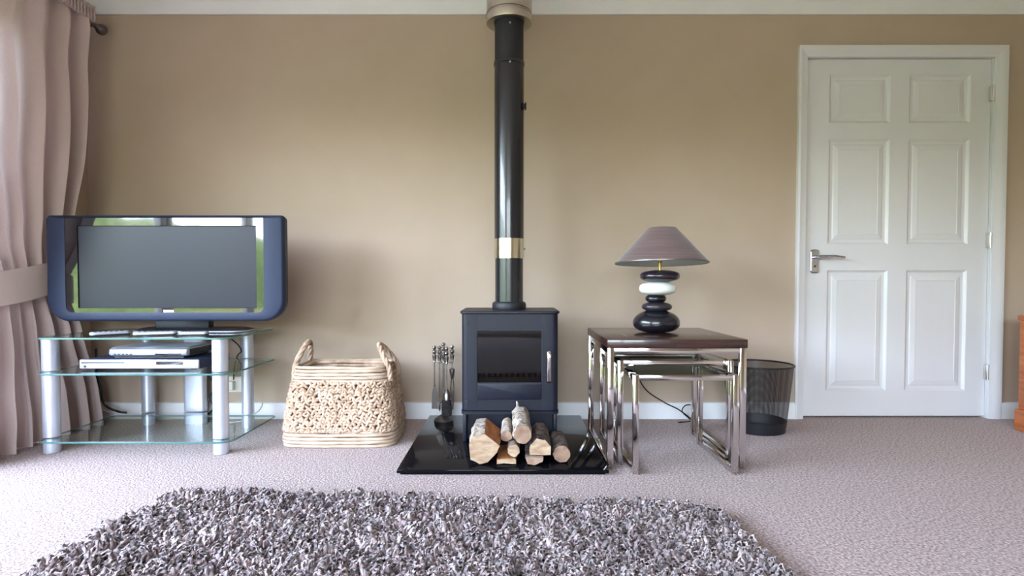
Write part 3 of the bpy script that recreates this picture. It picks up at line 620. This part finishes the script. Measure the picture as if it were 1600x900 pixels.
b.loft([xz(inner, TY+0.004), xz(scr, TY+0.004), xz(scr2, TY+0.010)], False, False); b.build('gloss_surround', 'tv_black_gloss', tv, 30)
b = MB(); b.add(xz([(sx0_, sz0_), (sx1_, sz0_), (sx1_, sz1_), (sx0_, sz1_)], TY+0.010), [(0,1,2,3)]); b.build('screen', 'tv_screen', tv, 0)
b = MB(); q = (m_(254), m_(270), mz(488), mz(484.5)); b.box(q[0], q[1], TY+0.0015, TY+0.0045, q[2], q[3]); b.build('badge', 'badge_white', tv, 0)
cxx = (tx0+tx1)/2; b = MB(); zt_ = tsz[2]+gt
b.box(cxx-0.13, cxx+0.13, TY+0.127, TY+0.18, zt_+0.015, tz0+0.15, 0.01); b.build('neck', 'dark_plastic', tv, 30)
fx0, fx1 = PY(193, 510, 2.64).x, PY(388, 510, 2.75).x
b = MB(); pf = lambda i: rrect(fx0+i, fx1-i, TY+0.06+i, TY+0.24-i, (0.06-i, 0.06-i, 0.04, 0.04), 8)
b.loft([xy(pf(0.004), zt_+0.0005), xy(pf(0), zt_+0.006), xy(pf(0), zt_+0.010), xy(pf(0.03), zt_+0.020)]); b.build('foot', 'dark_plastic', tv, 30)
b = MB(); b.loft([xy(pf(-0.002), zt_+0.003), xy(pf(-0.003), zt_+0.005), xy(pf(-0.003), zt_+0.008), xy(pf(-0.001), zt_+0.0095)], False, False); b.build('foot_rim', 'silver_plastic', tv, 30)
# remotes
def remote(label, px, py, ln, wd, rot, matn='silver_plastic', h=0.018):
    p = PZ(px, py, zt_); t = thing('remote_control', label, 'remote control', (p.x, p.y, zt_), 'remote controls on the glass top')
    pl = lambda i: rrect(-ln/2+i, ln/2-i, -wd/2+i, wd/2-i, wd*0.36-i, 5)
    b = MB(); b.loft([xy(pl(0.004), 0.0005), xy(pl(0), 0.006), xy(pl(0), h-0.005), xy(pl(0.004), h)], mi=0); o = b.build('case', matn, None, 30); o.parent = t
    b = MB(); b.loft([xy(pl(0.002), 0.0003), xy(pl(-0.0005), 0.003), xy(pl(-0.0005), 0.0075)], False, False); o = b.build('underside', 'dark_plastic', None, 30); o.parent = t
    for i in range(6):
        for j in range(3):
            b = MB(); x = -ln*0.36+i*ln*0.13; y = (j-1)*wd*0.24; b.box(x-0.005, x+0.005, y-0.003, y+0.003, h, h+0.002, 0.0008); o = b.build('button', 'button_rubber', None, 0); o.parent = t
    t.rotation_euler = (0, 0, math.radians(rot)); return t
remote('silver remote control at the left end of the glass top', 172, 524, 0.15, 0.05, 40)
remote('slim silver remote control in the middle, in front of the television foot', 243, 524, 0.17, 0.045, 22)
remote('short pale remote control nearest the front right leg', 303, 524, 0.12, 0.045, 12)
# boxes on the middle shelf
sh = tsz[1]+gt
p0 = PZ(124, 579, sh); yb = p0.y; xa, xb = p0.x, PY(310, 575, yb).x; hz = PY(200, 562, yb).z
box = thing('disc_player', 'flat silver disc player on the middle glass shelf', 'disc player', ((xa+xb)/2, yb+0.14, sh))
b = MB(); b.box(xa, xb, yb+0.012, yb+0.28, sh+0.006, hz-0.002, 0.002); b.build('case', 'tv_silver', box, 30)
b = MB(); b.box(xa, xb, yb, yb+0.013, sh+0.008, hz, 0.004); fr_ = b.build('front_panel', 'silver_plastic', box, 30)
b = MB(); x_ = PY(244, 570, yb).x; b.box(x_, PY(286, 570, yb).x, yb-0.0012, yb+0.002, hz-0.022, hz-0.008); b.build('display', 'tv_black_gloss', box, 0)
b = MB(); b.box(xa+0.01, xa+0.2, yb-0.0012, yb+0.002, hz-0.016, hz-0.011); b.build('disc_tray', 'dark_plastic', box, 0)
b = MB(); b.tube([(xa+0.025, yb+0.002, sh+0.018), (xa+0.025, yb-0.003, sh+0.018)], 0.005, 12); b.build('power_button', 'dark_plastic', box, 40)
for fx in (xa+0.04, xb-0.04):
    for fy in (yb+0.04, yb+0.25):
        b = MB(); b.lathe([(0.014, sh), (0.014, sh+0.007)], (fx, fy, 0), 16); b.build('foot', 'dark_plastic', box, 40)
p0 = PZ(200, 566, hz); y2 = yb+0.045; xa2, xb2 = PY(168.5, 553, y2).x, PY(291, 553, y2).x; z2 = hz; z3 = PY(230, 543, y2).z; z3 = max(z3, z2+0.03)
box2 = thing('set_top_box', 'rounded silver set top box stacked on the disc player', 'set top box', ((xa2+xb2)/2, y2+0.12, z2))
pp = lambda x, i: [(x, y2+a, c) for a, c in [(0.02+i, z2+0.006+i), (0.004+i, z2+0.013), (0.0+i, z2+0.022), (0.004+i, z3-0.010), (0.018+i, z3-0.002-i), (0.05, z3-i), (0.23-i, z3-i), (0.235-i, z3-0.006-i), (0.235-i, z2+0.006+i)]]
b = MB(); b.loft([pp(xa2+0.001, 0.006), pp(xa2+0.008, 0), pp(xb2-0.008, 0), pp(xb2-0.001, 0.006)]); b.build('case', 'silver_plastic', box2, 40)
b = MB(); b.box(xa2+0.02, xb2-0.02, y2+0.016, y2+0.225, z2, z2+0.007); b.build('underside', 'dark_plastic', box2, 0)
b = MB(); b.box(xb2-0.14, xb2-0.025, y2-0.0008, y2+0.004, z2+0.015, z2+0.021); b.build('display', 'tv_black_gloss', box2, 0)
for k in range(5):
    b = MB(); b.tube([(xa2+0.03+k*0.018, y2+0.003, z2+0.018), (xa2+0.03+k*0.018, y2-0.002, z2+0.018)], 0.0035, 8); b.build('button', 'button_rubber', box2, 40)
b = MB(); b.box(xb2-0.0015, xb2+0.001, y2+0.03, y2+0.22, z2+0.012, z3-0.010, 0.001); b.build('side_vent', 'tv_back', box2, 0)
# cables behind the stand
def cable(name, label, ctrl, r, matn): return tag(MB().tube(spline(ctrl), r, 8).build(name, matn, None, 60), label, 'cable')
cable('power_cable', 'black cable drooping to the floor behind the disc player', [PY(150, 545, 2.96), PY(151, 585, 3.0), PY(158, 608, 3.0), PY(163, 632, 3.02), PY(185, 643, 3.02), PZ(205, 645, 0.01)], 0.006, 'cable_black')
cable('power_cable', 'black cable looping beside the rear right leg', [PY(362, 530, 2.90), PY(373, 540, 2.92), PY(377, 549, 2.94), PY(371, 556, 2.98), PY(366, 575, 3.08), PY(365, 593, 3.125)], 0.0035, 'cable_black')
cable('aerial_cable', 'white cable trailing along the skirting on the left', [PY(142, 626, 3.08), PY(160, 640, 3.06), PZ(195, 650, 0.006), PZ(245, 655, 0.006), PZ(300, 652, 0.006)], 0.0035, 'cable_white')
cable('aerial_cable', 'white cable curled on the carpet beside the rear right leg', [PZ(330, 657, 0.005), PZ(368, 660, 0.005), PY(400, 645, 3.04), PY(410, 632, 3.08), PY(404, 628, 3.10)], 0.003, 'cable_white')
cable('power_cable', 'dark tangled cable behind the front right leg', [PY(325, 588, 2.97), PY(338, 603, 3.0), PY(326, 622, 3.02), PY(334, 636, 3.02), PZ(322, 652, 0.008)], 0.005, 'cable_black')
p = PY(366, 600, D); sk = thing('wall_socket', 'white plug socket low on the wall behind the television stand', 'socket', (p.x, D, p.z-0.04))
b = MB(); b.box(p.x-0.045, p.x+0.045, D-0.010, D-0.0005, p.z-0.043, p.z+0.043, 0.003); b.build('faceplate', 'socket_plastic', sk, 30)
b = MB(); b.box(p.x-0.020, p.x+0.012, D-0.045, D-0.0102, p.z-0.028, p.z+0.022, 0.006); b.build('plug', 'socket_plastic', sk, 30)

# ================================================================== NEST OF TABLES
def frame(t, x0, x1, y0, y1, zt, w, matn='chrome'):
    for x in (x0, x1-w):
        for y in (y0, y1-w): MB().box(x, x+w, y, y+w, w if False else 0.0, zt, 0.0015).build('leg', matn, t, 30)
        MB().box(x+0.001, x+w-0.001, y0+w, y1-w, 0.001, w*0.9, 0.001).build('floor_rail', matn, t, 30)
        MB().box(x+0.001, x+w-0.001, y0+w, y1-w, zt-w*0.9, zt-0.001, 0.001).build('side_rail', matn, t, 30)
    MB().box(x0+w, x1-w, y0+0.001, y0+w-0.001, zt-w*0.9, zt-0.001, 0.001).build('cross_rail', matn, t, 30)
    MB().box(x0+w, x1-w, y1-w+0.001, y1-0.001, zt-w*0.9, zt-0.001, 0.001).build('cross_rail', matn, t, 30)
LX0, LX1, LY0, LY1 = 0.384, 0.944, 2.285, 2.875; LZ = PY(1050, 530.5, LY0).z; LT = 0.034
t1 = thing('nest_table', 'largest nest table with dark walnut top and chrome frame', 'table', ((LX0+LX1)/2, (LY0+LY1)/2, 0))
frame(t1, LX0+0.003, LX1-0.003, LY0+0.004, LY1-0.004, LZ-LT-0.0005, 0.025)
MB().box(LX0, LX1, LY0, LY1, LZ-LT, LZ, 0.003).build('table_top', 'walnut', t1, 30)
for (a, c, e, f_) in ((LX0+0.10, LX0+0.106, LY0+0.12, LY0+0.24), (LX1-0.106, LX1-0.10, LY0+0.12, LY0+0.24)):
    MB().box(a, c, e, f_, LZ-0.001, LZ+0.0008).build('pale_strip', 'strip_steel', t1, 0)  # pair of thin pale metal strips on the table top
def glass_table(label, x0, x1, y0, y1, zt, w):
    t = thing('nest_table', label, 'table', ((x0+x1)/2, (y0+y1)/2, 0)); frame(t, x0, x1, y0, y1, zt, w)
    b = MB(); q = w*0.6; p = rrect(x0+w, x1-w, y0+w, y1-w, 0.001, 2)
    b.loft([xy(p, zt-0.008), xy(p, zt-0.001)], mi=1, capmi=0); b.build('glass_top', ['glass_smoked', 'glass_edge_dark'], t, 0)
MX0, MX1 = 0.438, 0.912
glass_table('middle nest table with smoked glass top under the walnut table', MX0, MX1, 2.345, 2.83, PY(1050, 563.5, 2.345).z, 0.023)
sp = PZ(994, 742); SX0 = sp.x-0.013; SX1 = PZ(1162, 743).x+0.0115
glass_table('smallest nest table with smoked glass top pulled out in front', SX0, min(SX1, MX1-0.025), sp.y, sp.y+0.44, PY(1050, 586.5, sp.y).z, 0.023)

# ================================================================== PEBBLE LAMP
lp = PZ(1026, 519, LZ); ly = lp.y; lx = lp.x
lamp = thing('table_lamp', 'table lamp of stacked black and white pebbles with mauve cone shade', 'lamp', (lx, ly, LZ))
def lz(py): return PY(1026, py, ly).z
def lw(px): return PY(px, 450, ly).x
def pebble(name, x0, x1, yt, yb_, matn, flat=0.0, tw=2.3):
    cx, r = (lw(x0)+lw(x1))/2, (lw(x1)-lw(x0))/2; z0, z1 = lz(yb_), lz(yt); prof = []
    for k in range(17):
        a = -PI/2+PI*k/16; c, s = abs(math.cos(a))**(2/tw), (abs(math.sin(a))**(2/tw))*(1 if a > 0 else -1)
        prof.append((max(0.0005, r*c), (z0+z1)/2-flat*(z1-z0)*c*0.5+s*(z1-z0)/2))
    return MB().lathe(prof, (cx, ly, 0), 40, sy=0.9).build(name, matn, lamp, 60)
o = pebble('base_pebble', 989.5, 1062, 484, 520, 'stone_black', 0.22, 2.2)
o.location.z += max(0, LZ+0.0005-min(v.co.z for v in o.data.vertices))
pebble('pebble', 1003, 1050, 471.5, 487, 'stone_brown'); pebble('pebble', 1008.5, 1041, 459.5, 473.5, 'stone_black')
o = pebble('pebble', 999, 1056, 440, 461.5, 'stone_white', 0, 2.6); o['label'] = 'cream white pebble'
pebble('pebble', 1000, 1061.5, 422, 440.8, 'stone_plum', 0, 2.5)
cxl = lw(1031)
MB().lathe([(0.0065, lz(424)), (0.0065, lz(410)), (0.010, lz(409)), (0.010, lz(406))], (cxl, ly, 0), 16).build('stem', 'brass', lamp, 40)
MB().lathe([(0.012, lz(407)), (0.014, lz(404)), (0.014, lz(398)), (0.011, lz(396)), (0.020, lz(388)), (0.024, lz(378)), (0.018, lz(368)), (0.002, lz(364))], (cxl, ly, 0), 20).build('bulb', 'bulb_white', lamp, 40)
sxc = (lw(962)+lw(1104))/2; rb, rt = (lw(1104)-lw(962))/2, (lw(1050)-lw(1012))/2+0.012; zb_, zt2 = lz(411.5), lz(357)
b = MB(); b.lathe([(rb, zb_), (rb-0.001, zb_+0.004), (rt, zt2)], (sxc, ly, 0), 64, 0, False, False); b.build('shade', 'shade_fabric', lamp, 50)
b = MB(); b.lathe([(rb-0.002, zb_+0.0005), (rt-0.002, zt2-0.001)], (sxc, ly, 0), 64, 0, False, False); b.build('shade_lining', 'shade_lining', lamp, 50)
b = MB(); b.lathe([(rb-0.0025, zb_-0.001), (rb+0.0015, zb_-0.001), (rb+0.0015, zb_+0.004), (rb-0.0025, zb_+0.004)], (sxc, ly, 0), 64, 0, False, False); b.tube([(sxc-rt+0.002, ly, zt2-0.02), (cxl, ly, lz(366)), (sxc+rt-0.002, ly, zt2-0.02)], 0.002, 6); b.build('shade_ring', 'dark_pewter', lamp, 50)
cable('lamp_cord', 'thin black lamp cord sagging behind the nest tables', [PY(985, 560, 2.93), PY(1006, 605, 2.98), PY(1035, 627, 3.0), PY(1062, 641, 3.03), PZ(1080, 657, 0.005), PZ(1060, 660, 0.005)], 0.0036, 'cable_black')
cable('extension_lead', 'small black cable loop by the skirting under the nest tables', [PZ(1078, 655, 0.005), PY(1066, 643, 3.10), PY(1072, 633, 3.11), PY(1085, 636, 3.10), PZ(1096, 660, 0.005)], 0.003, 'cable_black')

for o in lamp.children:                                   # the shade sits slightly tipped back
    if o.name.startswith('shade'):
        for v in o.data.vertices: v.co.z += (ly-v.co.y)*math.tan(math.radians(2.6))
# ================================================================== WASTE BIN
bc = PZ(1184, 683); byc = bc.y+0.145; bxc = PY(1183, 640, byc).x
bin_ = thing('waste_bin', 'round black wire mesh waste paper bin beside the door', 'bin', (bxc, byc, 0))
zr = PY(1183, 569, byc).z; r0, r1 = 0.132, 0.168
n = 72; zk = [0.055, zr]; rk = [r0+(r1-r0)*z/zr for z in zk]
b = MB(); rings = []
for k in range(9):
    z = zk[0]+(zk[1]-zk[0])*k/8; r = r0+(r1-r0)*z/zr; rings.append([(bxc+r*math.cos(2*PI*j/n), byc+r*math.sin(2*PI*j/n), z) for j in range(n)])
b.loft(rings, False, False); o = b.build('mesh_wall', 'bin_mesh', bin_, 60)
uvl = o.data.uv_layers.new(name='UVMap')
for pl in o.data.polygons:
    js = [o.data.loops[l].vertex_index % n for l in pl.loop_indices]; wrap = max(js)-min(js) > 1
    for l in pl.loop_indices:
        vi = o.data.loops[l].vertex_index; j = vi % n
        if wrap and j == 0: j = n
        uvl.data[l].uv = (j/n*300, (vi//n)/8*90)
b = MB(); b.lathe([(r0-0.004, 0.0), (r0, 0.002), (r0+0.007, 0.056), (r0+0.004, 0.056), (r0-0.004, 0.006)], (bxc, byc, 0), n, cap1=True); b.build('solid_base', 'bin_metal', bin_, 50)
b = MB(); b.tube([(bxc+(r1+0.001)*math.cos(2*PI*j/n), byc+(r1+0.001)*math.sin(2*PI*j/n), zr) for j in range(n)], 0.0045, 8, closed=True); b.build('rim', 'bin_metal', bin_, 60)

# ================================================================== PINE CHEST (right edge)
pp_ = PZ(1583, 671); px0 = pp_.x; py1 = pp_.y; ztop = PY(1592, 493, py1).z
chest = thing('pine_chest', 'low orange pine chest of drawers cut off by the right edge', 'chest', (px0+0.2, py1-0.35, 0))
cx1 = XR-0.03; py0 = py1-0.75
zpl = PY(1583, 638, py1).z
MB().box(px0, cx1, py0, py1, 0.0, zpl, 0.008).build('plinth', 'pine', chest, 30)
MB().box(px0+0.015, cx1, py0+0.02, py1-0.008, zpl, ztop-0.022, 0.003).build('carcass', 'pine', chest, 30)
MB().box(px0+0.004, cx1, py0-0.002, py1-0.001, ztop-0.022, ztop, 0.006).build('top', 'pine', chest, 30)
nd = 3; dzz = (ztop-0.022-zpl-0.04)/nd
for k in range(nd):
    za = zpl+0.02+k*dzz; d_ = MB().box(px0+0.004, px0+0.016, py0+0.05, py1-0.05, za+0.006, za+dzz-0.006, 0.004).build('drawer', 'pine', chest, 30)
    for yy in (py0+0.18, py1-0.18): sub(MB().tube([(px0+0.005, yy, za+dzz/2), (px0-0.010, yy, za+dzz/2), (px0-0.020, yy, za+dzz/2)], [0.008, 0.012, 0.010], 14).build('knob', 'pine', None, 40), d_)

# ================================================================== CURTAIN
CX = -2.165                                               # plane of the curtain, a hand's width off the wall
def lerp(a, b_, t): return a+(b_-a)*t
def key(tab, z):
    for (za, va), (zb2, vb) in zip(tab, tab[1:]):
        if zb2 <= z <= za:
            t = (za-z)/(za-zb2); t = t*t*(3-2*t); return lerp(va, vb, t)
    return tab[-1][1] if z < tab[-1][0] else tab[0][1]
ztopc = 2.13
yn = [(ztopc, 1.95), (1.9, 1.97), (1.4, 2.06), (1.0, 2.24), (0.72, 2.38), (0.5, 2.34), (0.2, 2.28), (0.0, 2.25)]
xc = [(ztopc, CX+0.040), (2.03, CX+0.040), (1.8, CX+0.015), (0.74, -2.222), (0.5, -2.215), (0.0, -2.19)]
yf = [(ztopc, 2.93), (1.9, 2.93), (1.4, 2.91), (1.05, 2.88), (0.72, 2.84), (0.5, 2.90), (0.2, 2.97), (0.0, 2.985)]
am = [(ztopc, 0.016), (2.0, 0.030), (1.4, 0.055), (0.74, 0.036), (0.4, 0.062), (0.0, 0.072)]
NU, NV = 260, 90; verts = []; NF = 7.5
for i in range(NV+1):
    t = i/NV; z = ztopc*(1-t)+0.006*t; a = key(am, z); y0, y1 = key(yn, z), key(yf, z)
    for j in range(NU+1):
        s = j/NU; ph = 2*PI*NF*(s+0.02*math.sin(5*s+1.3)+0.012*math.sin(13*s)) + 0.5*math.sin(2.2*t+3*s)
        am2 = a*(0.75+0.4*math.sin(7*s+1))*(1.0)
        f1 = math.sin(ph)+0.22*math.sin(2*ph+0.8)
        x = key(xc, z)+am2*f1; y = lerp(y0, y1, s)+a*0.30*math.cos(ph)
        if z > 2.03: x += 0.006*math.sin(ph*3.0)*((z-2.03)/0.1); 
        if z > 1.0: pass
        verts.append((x+0.012*mnoise.noise(Vector((s*8, z*1.5, 3))), y, z))
fs = [(i*(NU+1)+j, i*(NU+1)+j+1, (i+1)*(NU+1)+j+1, (i+1)*(NU+1)+j) for i in range(NV) for j in range(NU)]
curt = thing('curtain', 'mauve beige gathered curtain tied back beside the television', 'curtain', (CX, 2.7, 0))
b = MB(); b.add(verts, fs); o = b.build('drape', 'curtain_fabric', curt, 0); o.data.shade_smooth()
# gathered heading tape
zc0 = 2.06; b = MB(); vv = []
for i in range(7):
    z = zc0+(ztopc-zc0)*i/6
    for j in range(421):
        s = j/420; ph = 2*PI*46*s; vv.append((CX+0.066+0.010*math.sin(ph)+0.004*math.sin(3.3*i), lerp(1.94, 2.945, s)+0.004*math.sin(2*ph), z))
b.add(vv, [(i*421+j, i*421+j+1, (i+1)*421+j+1, (i+1)*421+j) for i in range(6) for j in range(420)]); o = b.build('heading', 'curtain_fabric', curt, 0); o.data.shade_smooth()
md = o.modifiers.new('thickness', 'SOLIDIFY'); md.thickness = 0.004
# tieback: crescent band wrapping the waist
b = MB(); rings = []; N_ = 40; ztb = 0.745
for k in range(N_):
    a = 2*PI*k/N_; y = 2.595+0.275*math.cos(a); x = -2.222+0.066*math.sin(a)
    zc = ztb-0.03+0.105*(0.5-0.5*math.cos(a+PI)) - 0.02*math.sin(a); hh = 0.062+0.012*math.sin(a)
    nx, ny = math.sin(a), math.cos(a)*0.4
    rings.append([(x+nx*d, y+ny*d, zc+h_*hh) for d, h_ in ((0.0, -1), (0.007, -1.02), (0.009, -0.5), (0.009, 0.5), (0.007, 1.02), (0.0, 1))])
b.loft(rings, closed=True); tag(b.build('curtain_tieback', 'tieback_fabric', None, 40), 'pale cream tieback band around the curtain waist', 'tieback')
# pole
fz = PY(164, 42, 3.02); rodx = fz.x-0.005; rodz = fz.z
rod = thing('curtain_pole', 'dark metal curtain pole with a ball finial at the wall end', 'curtain pole', (rodx, 1.2, rodz))
RX = CX; b = MB(); b.tube([(RX, -0.8, 2.085), (RX, 3.03, 2.085)], 0.011, 14); b.build('pole', 'rod_metal', rod, 40)
b = MB(); b.tube([(RX, 3.03, 2.085), (RX, 3.045, 2.085), (RX, 3.05, 2.085), (RX, 3.06, 2.085), (RX, 3.075, 2.085), (RX, 3.092, 2.085), (RX, 3.105, 2.085), (RX, 3.11, 2.085)], [0.012, 0.014, 0.011, 0.020, 0.028, 0.028, 0.018, 0.004], 18); b.build('finial', 'rod_metal', rod, 50)
for yy in (-0.6, 2.06, 3.036):
    b = MB(); b.tube([(XL, yy, 2.085), (RX, yy, 2.085)], 0.006, 10); b.tube([(XL, yy, 2.085), (XL+0.008, yy, 2.085)], 0.022, 16); b.build('bracket', 'rod_metal', rod, 40)

# ================================================================== SHAGGY RUG
c_fl, c_fr = PZ(268, 768, 0.02), PZ(1112, 791, 0.02); c_nl, c_nr = PZ(48, 893, 0.02), PZ(1222, 893, 0.02)
YN = 0.72
def edge(a, c, y): t = (y-a.y)/(c.y-a.y); return a.x+(c.x-a.x)*t
Q = [Vector((edge(c_fl, c_nl, YN), YN)), Vector((edge(c_fr, c_nr, YN), YN)), Vector((c_fr.x, c_fr.y)), Vector((c_fl.x, c_fl.y))]
def quad(u, v): return (Q[0]*(1-u)+Q[1]*u)*(1-v)+(Q[3]*(1-u)+Q[2]*u)*v
rug = thing('shaggy_rug', 'mauve grey shaggy pile rug in the foreground', 'rug', (sum(q.x for q in Q)/4, sum(q.y for q in Q)/4, 0))
b = MB(); rp_ = rrect(0, 1, 0, 1, 0.05, 6); b.loft([[(*quad(u, v), z) for u, v in rp_] for z in (0.001, 0.010)]); b.build('backing', 'rug_backing', rug, 0)
wU = (Q[1]-Q[0]).length; wV = (Q[3]-Q[0]).length; sp_ = 0.0112
nu, nv = int(wU/sp_), int(wV/sp_)
uu, vv = np.meshgrid((np.arange(nu)+0.5)/nu, (np.arange(nv)+0.5)/nv); uu = uu.ravel()+rng.uniform(-0.45, 0.45, nu*nv)/nu; vv = vv.ravel()+rng.uniform(-0.45, 0.45, nu*nv)/nv
cu = np.maximum(np.abs(uu-0.5)-0.455, 0)*wU; cv = np.maximum(np.abs(vv-0.5)-0.44, 0)*wV
keep = (cu**2+cv**2) < 0.078**2; uu, vv = uu[keep], vv[keep]; NT = len(uu)
qa = [np.array(q[:2]) for q in Q]
base = ((qa[0][None]*(1-uu[:, None])+qa[1][None]*uu[:, None])*(1-vv[:, None])+(qa[3][None]*(1-uu[:, None])+qa[2][None]*uu[:, None])*vv[:, None])
# lean directions vary in clumps so the pile parts and swirls
ang = np.array([2.6*mnoise.noise(Vector((p[0]*7, p[1]*7, 0)))*PI+1.5*mnoise.noise(Vector((p[0]*23, p[1]*23, 5))) for p in base])+rng.normal(0, 0.7, NT)
lean = rng.uniform(0.25, 1.0, NT); hgt = rng.uniform(0.020, 0.038, NT); ln = rng.uniform(0.014, 0.034, NT)*lean
hgt = hgt*(1.0+0.75*np.array([mnoise.noise(Vector((p[0]*22, p[1]*22, 9))) for p in base]))
dirx, diry = np.cos(ang), np.sin(ang); curl = rng.uniform(-0.022, 0.022, NT); wd_ = rng.uniform(0.0048, 0.0084, NT)
SEG = 4; V = np.zeros((NT, SEG*3+1, 3)); ts = [0.0, 0.4, 0.75, 1.0]; ws = [0.75, 1.0, 0.95, 0.6]; hs = [0.0, 0.68, 1.0, 0.80]; rot = rng.uniform(0, 2*PI, NT)
for i in range(SEG):
    cxp = base[:, 0]+dirx*ln*ts[i]**1.3*1.25-diry*curl*math.sin(ts[i]*2.6); cyp = base[:, 1]+diry*ln*ts[i]**1.3*1.25+dirx*curl*math.sin(ts[i]*2.6); czp = 0.008+hgt*hs[i]*(1-0.30*lean*ts[i])
    for k in range(3):
        a = rot+2*PI*k/3+0.5*i; V[:, i*3+k, 0] = cxp+np.cos(a)*wd_*ws[i]; V[:, i*3+k, 1] = cyp+np.sin(a)*wd_*ws[i]; V[:, i*3+k, 2] = czp+(0.35*wd_*np.sin(a+1) if i else 0)
V[:, -1, 0] = base[:, 0]+dirx*(ln*1.25+0.006); V[:, -1, 1] = base[:, 1]+diry*(ln*1.25+0.006); V[:, -1, 2] = 0.008+hgt*(0.74-0.30*lean)-0.003
V[:, :, 2] = np.maximum(V[:, :, 2], 0.004)
ft = []
for i in range(SEG-1):
    for k in range(3):
        k2 = (k+1) % 3; ft += [(i*3+k, i*3+k2, (i+1)*3+k2), (i*3+k, (i+1)*3+k2, (i+1)*3+k)]
for k in range(3): ft.append(((SEG-1)*3+k, (SEG-1)*3+(k+1) % 3, SEG*3))
ft = np.array(ft); nvp = SEG*3+1; FA = (ft[None]+(np.arange(NT)*nvp)[:, None, None]).reshape(-1, 3)
me = bpy.data.meshes.new('pile'); me.vertices.add(NT*nvp); me.vertices.foreach_set('co', V.reshape(-1)); me.loops.add(FA.size); me.loops.foreach_set('vertex_index', FA.reshape(-1).astype(np.int32))
me.polygons.add(len(FA)); me.polygons.foreach_set('loop_start', (np.arange(len(FA))*3).astype(np.int32)); me.update(calc_edges=True); me.validate(); me.shade_smooth()
me.materials.append(M['rug_pile']); o = bpy.data.objects.new('pile', me); COL.objects.link(o); o.parent = rug; o.matrix_parent_inverse = Matrix.Translation(-rug.location); o['kind'] = 'stuff'

# sub-parts were built in world space: undo every parent's own offset
bpy.context.view_layer.update()
